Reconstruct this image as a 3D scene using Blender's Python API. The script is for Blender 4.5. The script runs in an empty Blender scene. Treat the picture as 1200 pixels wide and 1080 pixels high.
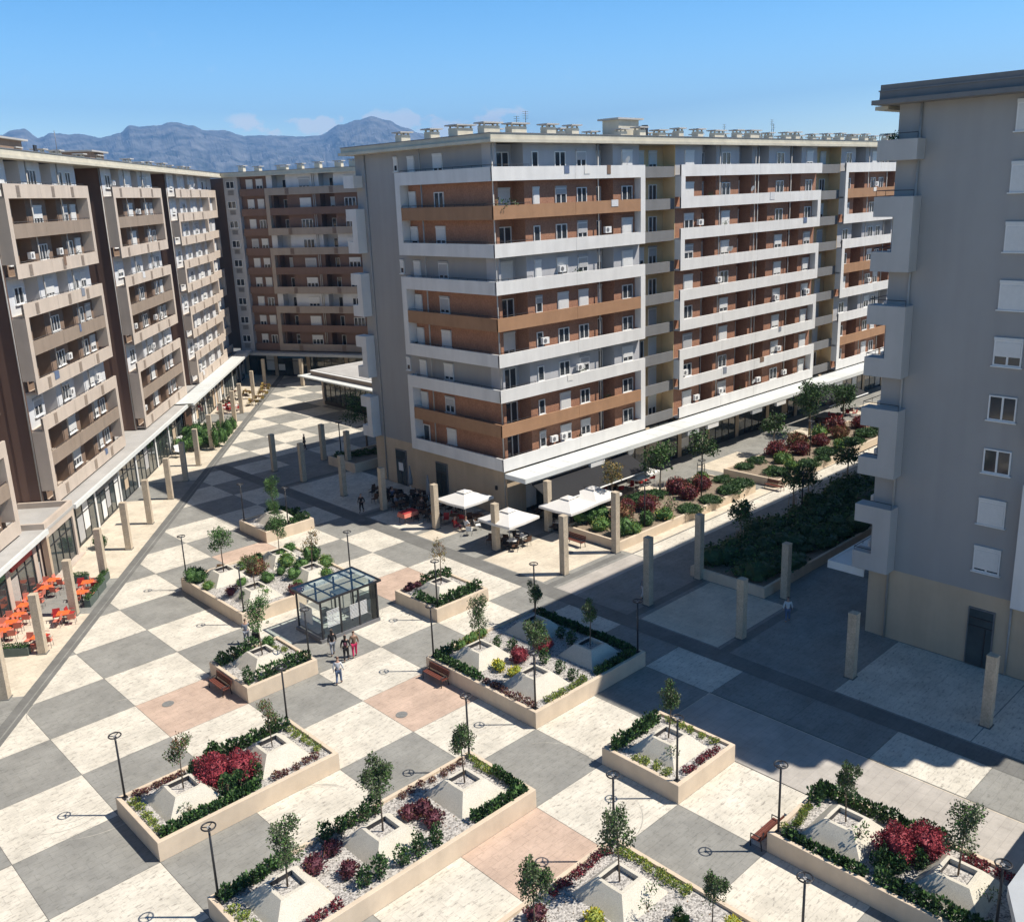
import bpy, bmesh, math, random
from mathutils import Vector, Matrix, noise
R=math.radians
sc=bpy.context.scene
col=sc.collection
# ---------------------------------------------------------------- camera
CAM=(-7.489,-63.670,27.325)
FPX=1096.835; PITCH=0.26308063; ROLL=-0.03704357; YAW=0.81333594
cam=bpy.data.cameras.new('camera'); camo=bpy.data.objects.new('camera',cam); col.objects.link(camo)
cam.sensor_width=36; cam.lens=FPX/1200*36
cam.shift_x=-(604.154-600)/1200; cam.shift_y=(521.774-540)/1200
cam.clip_start=.5; cam.clip_end=60000
cp,sp=math.cos(PITCH),math.sin(PITCH)
fw=Vector((math.cos(YAW)*cp,math.sin(YAW)*cp,-sp)); r0=fw.cross(Vector((0,0,1))).normalized(); u0=r0.cross(fw)
cr,sr=math.cos(ROLL),math.sin(ROLL)
rr=cr*r0+sr*u0; uu=-sr*r0+cr*u0
camo.matrix_world=Matrix(((rr.x,uu.x,-fw.x,CAM[0]),(rr.y,uu.y,-fw.y,CAM[1]),(rr.z,uu.z,-fw.z,CAM[2]),(0,0,0,1)))
sc.camera=camo
# ---------------------------------------------------------------- light
SUN_EL=R(54.0); SUN_AZ=R(-46.0)
sd=Vector((math.cos(SUN_EL)*math.cos(SUN_AZ),math.cos(SUN_EL)*math.sin(SUN_AZ),math.sin(SUN_EL)))
sl=bpy.data.lights.new('sun','SUN'); sl.energy=4.9; sl.angle=R(.53); sl.color=(1,.93,.83)
so=bpy.data.objects.new('sun',sl); col.objects.link(so); so.rotation_euler=sd.to_track_quat('Z','Y').to_euler()
world=bpy.data.worlds.new('World'); sc.world=world; world.use_nodes=True
nt=world.node_tree; N=nt.nodes; L=nt.links
for n in list(N): N.remove(n)
def nd(t,**k):
    n=N.new(t)
    for a,b in k.items(): setattr(n,a,b)
    return n
sky=nd('ShaderNodeTexSky',sky_type='NISHITA'); sky.sun_disc=False; sky.sun_elevation=SUN_EL
sky.sun_rotation=math.atan2(sd.x,sd.y); sky.altitude=100; sky.air_density=1.0; sky.dust_density=.15; sky.ozone_density=2.2
tc=nd('ShaderNodeTexCoord')
sep=nd('ShaderNodeSeparateXYZ'); L.new(tc.outputs['Generated'],sep.inputs[0])
def mth(op,a,b=None,c=None):
    m=nd('ShaderNodeMath',operation=op)
    for i,v in enumerate((a,b,c)):
        if v is None: continue
        if isinstance(v,(int,float)): m.inputs[i].default_value=v
        else: L.new(v,m.inputs[i])
    return m.outputs[0]
# small fair-weather cumulus low over the mountains
mp=nd('ShaderNodeMapping'); mp.inputs['Scale'].default_value=(1,1,1.5); L.new(tc.outputs['Generated'],mp.inputs[0])
nz=nd('ShaderNodeTexNoise'); nz.inputs['Scale'].default_value=24; nz.inputs['Detail'].default_value=7; nz.inputs['Roughness'].default_value=.56; L.new(mp.outputs[0],nz.inputs[0])
def band(v,lo,hi,s):
    a=mth('SMOOTH_MIN',1.0,mth('MAXIMUM',mth('DIVIDE',mth('SUBTRACT',v,lo),s),0.0),.1)
    b=mth('SMOOTH_MIN',1.0,mth('MAXIMUM',mth('DIVIDE',mth('SUBTRACT',hi,v),s),0.0),.1)
    return mth('MULTIPLY',a,b)
az=mth('ARCTAN2',sep.outputs[1],sep.outputs[0])
el=sep.outputs[2]
m1=mth('MULTIPLY',band(az,R(43.5),R(63.5),R(2)),band(el,.040,.0905,.012))
CL=[m1]
msk=m1
cl=mth('MULTIPLY',mth('MINIMUM',mth('MAXIMUM',mth('MULTIPLY',mth('SUBTRACT',nz.outputs[0],mth('SUBTRACT',.66,mth('MULTIPLY',msk,.17))),16.0),0.0),1.0),msk)
# faint wisps higher up
wsp=mth('MULTIPLY',band(el,.02,.22,.06),mth('MINIMUM',mth('MAXIMUM',mth('MULTIPLY',mth('SUBTRACT',nz.outputs[0],.66),3.0),0.0),.35))
tot=mth('MINIMUM',mth('ADD',mth('MULTIPLY',cl,.86),mth('MULTIPLY',wsp,.35)),.92)
hsv=nd('ShaderNodeHueSaturation'); hsv.inputs['Saturation'].default_value=1.45
grad=mth('ADD',.32,mth('MULTIPLY',1.75,mth('POWER',mth('SUBTRACT',1.0,mth('MINIMUM',mth('MAXIMUM',el,0.0),1.0)),2.2)))
gm=nd('ShaderNodeVectorMath',operation='SCALE'); L.new(sky.outputs[0],gm.inputs[0]); L.new(grad,gm.inputs[3]); L.new(gm.outputs[0],hsv.inputs['Color'])
mix=nd('ShaderNodeMix',data_type='RGBA'); L.new(tot,mix.inputs[0]); L.new(hsv.outputs[0],mix.inputs[6]); mix.inputs[7].default_value=(11.2,11.4,10.4,1)   # cloud white; the long haze path tints it
bg=nd('ShaderNodeBackground'); bg.inputs[1].default_value=.100; L.new(mix.outputs[2],bg.inputs[0])
wo=nd('ShaderNodeOutputWorld'); L.new(bg.outputs[0],wo.inputs[0])
vs=sc.view_settings; vs.view_transform='Standard'; vs.look='None'; vs.exposure=.56; vs.gamma=1
try: sc.cycles.volume_bounces=0; sc.cycles.max_bounces=6; sc.cycles.transparent_max_bounces=12
except Exception: pass
# ---------------------------------------------------------------- materials
MT={}
def mat(name,c,rough=.8,var=.12,scale=3.0,bump=0,c2=None,spec=.3,metal=0,fine=0,tr=0,streak=0):
    if name in MT: return MT[name]
    m=bpy.data.materials.new(name); m.use_nodes=True; t=m.node_tree; b=t.nodes['Principled BSDF']
    b.inputs['Roughness'].default_value=rough; b.inputs['Specular IOR Level'].default_value=spec; b.inputs['Metallic'].default_value=metal
    g=t.nodes.new('ShaderNodeNewGeometry')
    n=t.nodes.new('ShaderNodeTexNoise'); n.inputs['Scale'].default_value=scale; n.inputs['Detail'].default_value=6; n.inputs['Roughness'].default_value=.65
    t.links.new(g.outputs['Position'],n.inputs['Vector'])
    mx=t.nodes.new('ShaderNodeMix'); mx.data_type='RGBA'
    rp=t.nodes.new('ShaderNodeMapRange'); rp.inputs[1].default_value=.32; rp.inputs[2].default_value=.68
    t.links.new(n.outputs[0],rp.inputs[0]); t.links.new(rp.outputs[0],mx.inputs[0])
    a=[x*(1-var) for x in c]; d=[min(1,x*(1+var)) for x in (c2 or c)]
    mx.inputs[6].default_value=(*a,1); mx.inputs[7].default_value=(*d,1)
    out=mx.outputs[2]
    if fine:
        n2=t.nodes.new('ShaderNodeTexNoise'); n2.inputs['Scale'].default_value=fine; n2.inputs['Detail'].default_value=3
        t.links.new(g.outputs['Position'],n2.inputs['Vector'])
        r2=t.nodes.new('ShaderNodeMapRange'); r2.inputs[1].default_value=.3; r2.inputs[2].default_value=.7; r2.inputs[3].default_value=.8; r2.inputs[4].default_value=1.14
        t.links.new(n2.outputs[0],r2.inputs[0])
        m2=t.nodes.new('ShaderNodeMix'); m2.data_type='RGBA'; m2.blend_type='MULTIPLY'; m2.inputs[0].default_value=1
        t.links.new(out,m2.inputs[6]); t.links.new(r2.outputs[0],m2.inputs[7]); out=m2.outputs[2]
    if streak:   # rain streaks running down render
        mp=t.nodes.new('ShaderNodeMapping'); mp.inputs['Scale'].default_value=(.9,.9,.07)
        t.links.new(g.outputs['Position'],mp.inputs[0])
        n3=t.nodes.new('ShaderNodeTexNoise'); n3.inputs['Scale'].default_value=1.5; n3.inputs['Detail'].default_value=5
        t.links.new(mp.outputs[0],n3.inputs['Vector'])
        r3=t.nodes.new('ShaderNodeMapRange'); r3.inputs[1].default_value=.3; r3.inputs[2].default_value=.62; r3.inputs[3].default_value=1-streak*.6; r3.inputs[4].default_value=1.03
        t.links.new(n3.outputs[0],r3.inputs[0])
        m3=t.nodes.new('ShaderNodeMix'); m3.data_type='RGBA'; m3.blend_type='MULTIPLY'; m3.inputs[0].default_value=1
        t.links.new(out,m3.inputs[6]); t.links.new(r3.outputs[0],m3.inputs[7]); out=m3.outputs[2]
    t.links.new(out,b.inputs['Base Color'])
    if bump:
        bp=t.nodes.new('ShaderNodeBump'); bp.inputs['Strength'].default_value=bump; bp.inputs['Distance'].default_value=.03
        n4=t.nodes.new('ShaderNodeTexNoise'); n4.inputs['Scale'].default_value=25; n4.inputs['Detail'].default_value=4; t.links.new(g.outputs['Position'],n4.inputs['Vector'])
        t.links.new(n4.outputs[0],bp.inputs['Height']); t.links.new(bp.outputs[0],b.inputs['Normal'])
    if tr: b.inputs['Subsurface Weight'].default_value=tr; b.inputs['Subsurface Radius'].default_value=(.03,.05,.02)
    MT[name]=m; return m
def stone(name,c,dark,amt,grain=(.42,1.1,1)):
    """travertine-like slabs: mottled, with short dark pits drawn out along the slab and thin joints"""
    m=bpy.data.materials.new(name); m.use_nodes=True; t=m.node_tree; b=t.nodes['Principled BSDF']; b.inputs['Roughness'].default_value=.75; b.inputs['Specular IOR Level'].default_value=.25
    A=t.nodes.new; K=t.links.new
    g=A('ShaderNodeNewGeometry')
    n=A('ShaderNodeTexNoise'); n.inputs['Scale'].default_value=.55; n.inputs['Detail'].default_value=9; n.inputs['Roughness'].default_value=.7; K(g.outputs['Position'],n.inputs['Vector'])
    r1=A('ShaderNodeMapRange'); r1.inputs[1].default_value=.3; r1.inputs[2].default_value=.7; r1.inputs[3].default_value=.74; r1.inputs[4].default_value=1.12; K(n.outputs[0],r1.inputs[0])
    mp=A('ShaderNodeMapping'); mp.inputs['Rotation'].default_value=(0,0,R(-8)); mp.inputs['Scale'].default_value=grain; K(g.outputs['Position'],mp.inputs[0])
    v=A('ShaderNodeTexNoise'); v.inputs['Scale'].default_value=6.5; v.inputs['Detail'].default_value=5; v.inputs['Roughness'].default_value=.72; K(mp.outputs[0],v.inputs['Vector'])
    r2=A('ShaderNodeMapRange'); r2.inputs[1].default_value=.53; r2.inputs[2].default_value=.68; r2.inputs[3].default_value=0; r2.inputs[4].default_value=amt; K(v.outputs[0],r2.inputs[0])
    br=A('ShaderNodeTexBrick'); br.inputs['Scale'].default_value=1; br.offset=.5; br.inputs['Brick Width'].default_value=.92; br.inputs['Row Height'].default_value=.46; br.inputs['Mortar Size'].default_value=.012
    br.inputs['Color1'].default_value=(1,1,1,1); br.inputs['Color2'].default_value=(.93,.93,.93,1); br.inputs['Mortar'].default_value=(.78,.78,.78,1); K(g.outputs['Position'],br.inputs['Vector'])
    c0=A('ShaderNodeMix'); c0.data_type='RGBA'; c0.inputs[6].default_value=(*c,1); c0.inputs[7].default_value=(*dark,1); K(r2.outputs[0],c0.inputs[0])
    c1=A('ShaderNodeMix'); c1.data_type='RGBA'; c1.blend_type='MULTIPLY'; c1.inputs[0].default_value=1; K(c0.outputs[2],c1.inputs[6]); K(r1.outputs[0],c1.inputs[7])
    c2=A('ShaderNodeMix'); c2.data_type='RGBA'; c2.blend_type='MULTIPLY'; c2.inputs[0].default_value=.9; K(c1.outputs[2],c2.inputs[6]); K(br.outputs[0],c2.inputs[7])
    K(c2.outputs[2],b.inputs['Base Color']); MT[name]=m; return m
stone('stone_white',(.68,.635,.54),(.30,.27,.23),.95)
stone('stone_cream',(.68,.60,.475),(.40,.33,.25),.6)
stone('stone_grey',(.295,.29,.265),(.18,.178,.16),.85)
stone('stone_peach',(.56,.42,.33),(.33,.25,.2),.6)
stone('stone_dark',(.19,.188,.175),(.11,.11,.1),.5)
stone('stone_smooth',(.47,.435,.39),(.33,.31,.28),.3)
mat('white_render',(.69,.68,.655),.85,.05,.5,streak=.10)
mat('ochre_render',(.36,.205,.115),.85,.07,.8,streak=.12)
mat('brick_brown',(.36,.185,.115),.85,.10,1.2,streak=.08,fine=9)
mat('grey_render',(.44,.44,.45),.85,.05,.35,streak=.09)
mat('light_grey_render',(.46,.45,.43),.85,.05,.5,streak=.1)
mat('gable_grey_shaded',(.335,.328,.318),.85,.045,.16,streak=.06)  # grey_render darkened: weaker ambient light on the gables put into the colour
mat('grey_parapet',(.185,.185,.185),.85,.05,.7,streak=.1)
mat('yellow_render',(.70,.50,.27),.85,.06,.7,streak=.1)
mat('tan_render',(.52,.41,.29),.85,.06,.6,streak=.12)
mat('beige_render',(.53,.45,.375),.85,.06,.6,streak=.12)
mat('taupe_render',(.285,.225,.175),.85,.06,.8,streak=.12)
mat('muted_beige_render',(.37,.305,.25),.85,.06,.6,streak=.12)
mat('dark_brown_render',(.195,.125,.098),.85,.06,.5,streak=.10)
mat('mid_brown_render',(.24,.17,.125),.85,.07,.9,streak=.1)
mat('pale_render',(.62,.63,.64),.85,.05,.6,streak=.08)
mat('roof_cream',(.56,.52,.42),.8,.08,.5,streak=.15)
mat('roof_felt',(.42,.41,.39),.9,.12,.4)
mat('pvc_white',(.74,.74,.72),.45,.03,4)
mat('shutter_white',(.66,.66,.64),.55,.04,4)
mat('shutter_grey',(.42,.42,.42),.55,.05,4)
mat('window_glass',(.035,.042,.05),.06,.25,.6,spec=.8)
mat('shop_glass',(.05,.062,.062),.05,.35,.35,spec=.9)
mat('curtain',(.42,.40,.36),.9,.15,6)
mat('metal_dark',(.025,.025,.028),.45,.15,5,spec=.5)
mat('metal_grey',(.17,.17,.175),.4,.1,5,spec=.5)
mat('pipe_grey',(.38,.37,.35),.5,.1,3)
mat('canopy_white',(.66,.68,.66),.5,.07,.6)
mat('canopy_grey',(.40,.42,.43),.6,.08,.7)
mat('planter_render',(.62,.51,.385),.85,.07,1.2,streak=.10)
mat('pillar_stone',(.52,.435,.325),.85,.12,2.0,fine=14,streak=.15)
mat('pyramid_stone',(.60,.56,.47),.85,.07,1.2,fine=30)
mat('soil',(.24,.19,.14),.95,.3,6,bump=.5)
mat('bark',(.16,.12,.085),.9,.2,14,bump=.4)
mat('bark_pale',(.32,.27,.21),.9,.2,14,bump=.4)
mat('leaf_olive',(.055,.078,.038),.6,.25,1.7,c2=(.115,.13,.072),tr=0)
mat('leaf_dark',(.022,.055,.022),.6,.25,1.5,c2=(.045,.09,.035))
mat('leaf_green',(.05,.12,.03),.6,.25,1.5,c2=(.10,.19,.05))
mat('leaf_lime',(.20,.26,.045),.6,.2,1.5,c2=(.30,.33,.06))
mat('leaf_yellow',(.52,.44,.02),.6,.2,2,c2=(.65,.55,.04))
mat('leaf_red',(.20,.022,.032),.6,.25,2,c2=(.31,.05,.065))
mat('leaf_purple',(.075,.022,.032),.6,.25,2,c2=(.13,.040,.055))
mat('leaf_brown',(.16,.085,.05),.6,.25,2,c2=(.22,.12,.06))
mat('leaf_gold',(.22,.17,.05),.6,.2,2,c2=(.32,.22,.07))
mat('wood_red',(.15,.05,.035),.6,.2,8)
mat('fabric_white',(.72,.70,.66),.8,.03,3)
mat('fabric_black',(.02,.02,.022),.8,.1,3)
mat('fabric_grey',(.30,.29,.28),.8,.08,3)
mat('plastic_orange',(.80,.15,.04),.45,.08,4)
mat('plastic_coral',(.62,.20,.14),.5,.08,4)
mat('plastic_red',(.38,.03,.03),.5,.08,4)
mat('wicker_brown',(.10,.055,.035),.7,.15,9)
mat('wicker_black',(.03,.025,.023),.7,.15,9)
mat('skin',(.45,.27,.19),.55,.05,5)
mat('hair_dark',(.02,.014,.01),.5,.1,9)
mat('cloth_black',(.018,.018,.02),.85,.15,7); mat('cloth_grey',(.22,.24,.28),.85,.12,7); mat('cloth_plum',(.10,.03,.05),.85,.12,7)
mat('cloth_pink',(.50,.03,.10),.85,.1,7); mat('cloth_white',(.62,.62,.62),.85,.06,7); mat('cloth_blue',(.12,.16,.25),.85,.12,7); mat('cloth_brown',(.20,.13,.09),.85,.12,7); mat('cloth_red',(.40,.04,.04),.85,.12,7)
mat('sign_blue',(.05,.15,.28),.5,.05,3); mat('sign_green',(.08,.22,.10),.5,.05,3); mat('sign_red',(.45,.03,.03),.5,.05,3)
mat('hedge_box',(.10,.125,.11),.6,.1,3)
# gravel
def gravel():
    m=bpy.data.materials.new('gravel'); m.use_nodes=True; t=m.node_tree; b=t.nodes['Principled BSDF']; b.inputs['Roughness'].default_value=.9
    g=t.nodes.new('ShaderNodeNewGeometry'); v=t.nodes.new('ShaderNodeTexVoronoi'); v.inputs['Scale'].default_value=15; t.links.new(g.outputs['Position'],v.inputs['Vector'])
    cr_=t.nodes.new('ShaderNodeValToRGB'); e=cr_.color_ramp.elements; e[0].color=(.16,.15,.14,1); e[1].color=(.54,.51,.47,1); e[1].position=.75
    s=t.nodes.new('ShaderNodeSeparateColor'); t.links.new(v.outputs['Color'],s.inputs[0]); t.links.new(s.outputs[0],cr_.inputs[0]); t.links.new(cr_.outputs[0],b.inputs['Base Color'])
    bp=t.nodes.new('ShaderNodeBump'); bp.inputs['Strength'].default_value=.5; bp.inputs['Distance'].default_value=.03; bp.invert=True; t.links.new(v.outputs['Distance'],bp.inputs['Height']); t.links.new(bp.outputs[0],b.inputs['Normal'])
    MT['gravel']=m
gravel()
def glass(name,c,al):
    m=bpy.data.materials.new(name); m.use_nodes=True; t=m.node_tree
    for n in list(t.nodes): t.nodes.remove(n)
    o=t.nodes.new('ShaderNodeOutputMaterial'); a=t.nodes.new('ShaderNodeBsdfTransparent'); a.inputs[0].default_value=(*c,1)
    gl=t.nodes.new('ShaderNodeBsdfGlossy'); gl.inputs['Roughness'].default_value=.04; gl.inputs[0].default_value=(.9,.95,.95,1)
    mx=t.nodes.new('ShaderNodeMixShader'); fr=t.nodes.new('ShaderNodeFresnel'); fr.inputs[0].default_value=1.45
    md=t.nodes.new('ShaderNodeMath'); md.operation='ADD'; md.inputs[1].default_value=al; t.links.new(fr.outputs[0],md.inputs[0])
    t.links.new(md.outputs[0],mx.inputs[0]); t.links.new(a.outputs[0],mx.inputs[1]); t.links.new(gl.outputs[0],mx.inputs[2]); t.links.new(mx.outputs[0],o.inputs[0]); MT[name]=m
glass('clear_glass',(.93,.97,.96),.0)
glass('roof_glass',(.62,.74,.78),.02)
# ---------------------------------------------------------------- mesh helpers
class MB:
    def __init__(s): s.v=[]; s.f=[]; s.m=[]; s.ms=[]; s.sm=[]
    def mi(s,m):
        if m not in s.ms: s.ms.append(m)
        return s.ms.index(m)
    def face(s,pts,m,smooth=False):
        b=len(s.v); s.v+= [tuple(p) for p in pts]; s.f.append(tuple(range(b,b+len(pts)))); s.m.append(s.mi(m)); s.sm.append(smooth)
    def box(s,x0,x1,y0,y1,z0,z1,m):
        if x0>x1: x0,x1=x1,x0
        if y0>y1: y0,y1=y1,y0
        if z0>z1: z0,z1=z1,z0
        b=len(s.v); s.v+=[(x0,y0,z0),(x1,y0,z0),(x1,y1,z0),(x0,y1,z0),(x0,y0,z1),(x1,y0,z1),(x1,y1,z1),(x0,y1,z1)]
        k=s.mi(m)
        for q in ((0,3,2,1),(4,5,6,7),(0,1,5,4),(1,2,6,5),(2,3,7,6),(3,0,4,7)):
            s.f.append(tuple(b+i for i in q)); s.m.append(k); s.sm.append(False)
        return s
    def tube(s,pts,rad,m,n=6,cap=True):
        pts=[Vector(p) for p in pts]; rad=rad if isinstance(rad,(list,tuple)) else [rad]*len(pts); k=s.mi(m); rings=[]
        for i,p in enumerate(pts):
            d=(pts[min(i+1,len(pts)-1)]-pts[max(i-1,0)]).normalized()
            a=d.cross(Vector((0,0,1)) if abs(d.z)<.9 else Vector((1,0,0))).normalized(); c=d.cross(a)
            b=len(s.v); s.v+=[tuple(p+(a*math.cos(t)+c*math.sin(t))*rad[i]) for t in [2*math.pi*j/n for j in range(n)]]; rings.append(b)
        for i in range(len(rings)-1):
            for j in range(n):
                s.f.append((rings[i]+j,rings[i]+(j+1)%n,rings[i+1]+(j+1)%n,rings[i+1]+j)); s.m.append(k); s.sm.append(True)
        if cap:
            s.f.append(tuple(rings[0]+j for j in range(n))[::-1]); s.m.append(k); s.sm.append(False)
            s.f.append(tuple(rings[-1]+j for j in range(n))); s.m.append(k); s.sm.append(False)
        return s
    def prism(s,poly,z0,z1,m):
        n=len(poly); b=len(s.v); s.v+=[(x,y,z0) for x,y in poly]+[(x,y,z1) for x,y in poly]; k=s.mi(m)
        for i in range(n): s.f.append((b+i,b+(i+1)%n,b+n+(i+1)%n,b+n+i)); s.m.append(k); s.sm.append(False)
        s.f.append(tuple(b+n+i for i in range(n))); s.m.append(k); s.sm.append(False)
        s.f.append(tuple(b+i for i in range(n))[::-1]); s.m.append(k); s.sm.append(False)
        return s
    def mesh(s,name):
        me=bpy.data.meshes.new(name); me.from_pydata(s.v,[],s.f)
        for m in s.ms: me.materials.append(MT[m])
        me.polygons.foreach_set('material_index',s.m); me.polygons.foreach_set('use_smooth',s.sm); me.update(); return me
    def obj(s,name,parent=None,loc=None,rot=None):
        return mkobj(name,s.mesh(name),parent,loc,rot)
def mkobj(name,me,parent=None,loc=None,rot=None):
    o=bpy.data.objects.new(name,me); col.objects.link(o)
    if parent is not None: o.parent=parent
    if loc is not None: o.location=loc
    if rot is not None: o.rotation_euler=(0,0,rot) if isinstance(rot,(int,float)) else rot
    return o
def tag(o,label,cat,group=None,kind=None):
    if label: o['label']=label
    if cat: o['category']=cat
    if group: o['group']=group
    if kind: o['kind']=kind
    return o
def thing(name,label,cat,loc=(0,0,0),rot=0,group=None):
    o=bpy.data.objects.new(name,None); col.objects.link(o); o.location=loc; o.rotation_euler=(0,0,rot); o.empty_display_size=.2
    return tag(o,label,cat,group)
def struct(name,mb): return tag(mb.obj(name),None,None,None,'structure')
def kids(o,cache={}):
    return [c for c in bpy.data.objects if c.parent==o]
def copy_tree(proto,loc,rot,label=None,group=None,scale=None):
    """copy a thing with its parts and sub-parts"""
    r=proto[0].copy(); col.objects.link(r); r.location=loc; r.rotation_euler=(0,0,rot)
    if scale is not None: r.scale=(scale,)*3 if isinstance(scale,(int,float)) else scale
    if label: r['label']=label
    if group: r['group']=group
    for ch,gs in proto[1]:
        c=ch.copy(); col.objects.link(c); c.parent=r
        for g in gs:
            d=g.copy(); col.objects.link(d); d.parent=c
    return r
def treeof(o): return (o,[(c,kids(c)) for c in kids(o)])
class Proto:
    """first use moves the thing built, later uses copy it"""
    def __init__(s,o): s.t=treeof(o); s.used=False
    def put(s,loc,rot=0,label=None,group=None,scale=None,cat=None):
        if not s.used:
            s.used=True; o=s.t[0]; o.location=loc; o.rotation_euler=(0,0,rot)
            if label: o['label']=label
            if group: o['group']=group
            if scale is not None: o.scale=(scale,)*3 if isinstance(scale,(int,float)) else scale
            return o
        return copy_tree(s.t,loc,rot,label,group,scale)
C=4.6
TH=R(51.585); DL=Vector((math.cos(TH),math.sin(TH),0)); NL=Vector((DL.y,-DL.x,0))
def SN(s,n,z=0): return Vector((s*DL.x+n*NL.x, s*DL.y+n*NL.y, z))
# ---------------------------------------------------------------- ground
mb=MB(); mb.face([(-13800,-13800,-.3),(13800,-13800,-.3),(13800,13800,-.3),(-13800,13800,-.3)],'far_ground' if mat('far_ground',(.10,.12,.07),.95,.35,.004,c2=(.22,.20,.14)) else '')
struct('ground',mb)
PEACH={(2,-4),(4,-6),(3,-9),(6,-3),(5,0)}
FORCE={(7,-10):'stone_grey',(7,-11):'stone_white',(7,-12):'stone_grey',(7,-13):'stone_white'}
mb=MB()
for a in range(-14,16):
    for b in range(-18,24):
        if a>=8 and b<5: continue
        x,y=a*C,b*C
        par=(a+(-b-1))%2
        if a>=6 and b>=-3 and a<8: par=1-par if a==6 or a==7 else par
        m='stone_grey' if par else 'stone_white'
        if (a,b) in PEACH: m='stone_peach'
        m=FORCE.get((a,b),m)
        g=.012
        mb.face([(x+g,y+g,0),(x+C-g,y+g,0),(x+C-g,y+C-g,0),(x+g,y+C-g,0)],m)
struct('plaza_paving',mb)
mb=MB(); mb.face([(-70,-90,-.012),(140,-90,-.012),(140,115,-.012),(-70,115,-.012)],'stone_dark'); struct('paving_joints',mb)
# strip along the left building: alternating panels between facade and border band
mb=MB()
ss=[-40,-34.4,-28.1,-21.8,-15.5,-9.2,-2.9,2.7,8.4,14.7,21,27.3,34.4,40.4,46.1,53,59.4,66.7,72,80.5,91,104]
for i in range(len(ss)-1):
    m='stone_grey' if i in (8,12,17) else 'stone_cream'
    if i in (5,): m='stone_grey'
    a,b=ss[i]+.012,ss[i+1]-.012
    mb.face([SN(a,0,.004),SN(a,8.85,.004),SN(b,8.85,.004),SN(b,0,.004)],m)
struct('side_walk_paving',mb)
mb=MB()
mb.face([SN(-44,8.85,.008),SN(-44,9.75,.008),SN(104,9.75,.008),SN(104,8.85,.008)],'stone_dark')
mb.face([SN(-44,9.38,.012),SN(-44,9.47,.012),SN(104,9.47,.012),SN(104,9.38,.012)],'stone_grey')
struct('drain_band',mb)
mb=MB()
def rect(x0,x1,y0,y1,z,m): mb.face([(x0,y0,z),(x1,y0,z),(x1,y1,z),(x0,y1,z)],m)
rect(36.85,45,-90,23.4,.004,'stone_grey')
for y0,y1,m in [(-34.0,-28.0,'stone_cream'),(-19.0,-12.5,'stone_cream'),(-3.6,2.6,'stone_white'),(4.2,16.2,'stone_white'),(-6.4,-4.2,'stone_cream'),(-48.97,-41.7,'stone_white'),(-56.4,-49.03,'stone_white'),(-63.9,-56.46,'stone_white'),(-71,-63.96,'stone_white')]:
    rect(37.0,44.9,y0,y1,.008,m)
# street between the two long buildings
rect(45,140,-39.6,-7,.004,'stone_grey')
for i in range(12):
    x=45+i*7.6
    rect(x+.1,x+7.4,-14.6,-10.4,.008,'stone_cream' if i%2 else 'stone_grey')
    rect(x+.1,x+7.4,-39.2,-33.0,.008,'stone_dark' if i%2 else 'stone_grey')
    rect(x+.1,x+7.4,-26.2,-23.6,.008,'stone_dark' if i%2 else 'stone_grey')
rect(45.5,140,-22.3,-20.45,.012,'stone_white'); rect(36.9,45.4,-22.3,-20.45,.012,'stone_smooth'); rect(45.5,140,-20.3,-19,.012,'stone_cream')
struct('street_paving',mb)
mb=MB(); rect(35.45,36.85,-90,29,.012,'stone_dark'); 
for y in (-34.6,-27.3,-19.8,-12.1,3.4,17): rect(36.85,45,y-.32,y+.32,.012,'stone_dark')
rect(65.0,65.7,-19,-13.8,.016,'stone_dark'); rect(45.5,140,-20.44,-20.31,.016,'stone_dark'); struct('dark_paving_bands',mb)
mb=MB()
rect(6*C+.02,7*C-.02,-16*C,-8*C-.02,.020,'stone_smooth')
rect(7*C-.03,7*C+.05,-16*C,-8*C+.05,.024,'stone_dark'); rect(7*C-.10,7*C-.04,-16*C,-8*C,.024,'stone_cream'); rect(6*C,7*C-.04,-8*C-.02,-8*C+.05,.024,'stone_cream')
struct('smooth_paving_strip',mb)
mat('tyre_mark',(.40,.38,.33),.9,.25,5); mat('manhole',(.20,.20,.19),.7,.2,6)
mb=MB(); q=random.Random(12)
def arc(cx,cy,r,a0,a1,w,z,m):
    n=10
    for i in range(n):
        t0,t1=a0+(a1-a0)*i/n,a0+(a1-a0)*(i+1)/n; ww=w*(math.sin(math.pi*(i+.5)/n)*.7+.3)
        mb.face([(cx+math.cos(t0)*r,cy+math.sin(t0)*r,z),(cx+math.cos(t1)*r,cy+math.sin(t1)*r,z),(cx+math.cos(t1)*(r+ww),cy+math.sin(t1)*(r+ww),z),(cx+math.cos(t0)*(r+ww),cy+math.sin(t0)*(r+ww),z)],m)
for cx,cy,r,a0,a1 in [(3.2,-20,2.4,-2.4,-.9),(4.4,-20.4,3.4,-2.2,-1.1),(8.2,-14.2,1.8,.3,1.5),(12.4,-20.2,1.6,-1.2,.2),(11.0,-29.6,2.2,.2,1.6),(21.5,-21.5,2.0,1.0,2.3),(24.6,-12.8,2.1,-1.8,-.4),(20.5,-35.2,2.6,-.4,1.0),(29.2,-43.8,1.6,1.2,2.4),(6.6,-11.0,2.2,2.0,3.3),(26.8,-2.2,2.0,-1,.4),(19.4,-38.6,2.8,-1.6,-.5),(31,-46,2.2,1.8,3.1),(30.4,-9.4,2.3,.2,1.5)]:
    arc(cx,cy,r,a0,a1,.05,.006,'tyre_mark'); 
    if q.random()<.6: arc(cx+.25,cy+.1,r-.35,a0+.1,a1-.2,.04,.006,'tyre_mark')
struct('tyre_marks',mb)
mb=MB()
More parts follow.
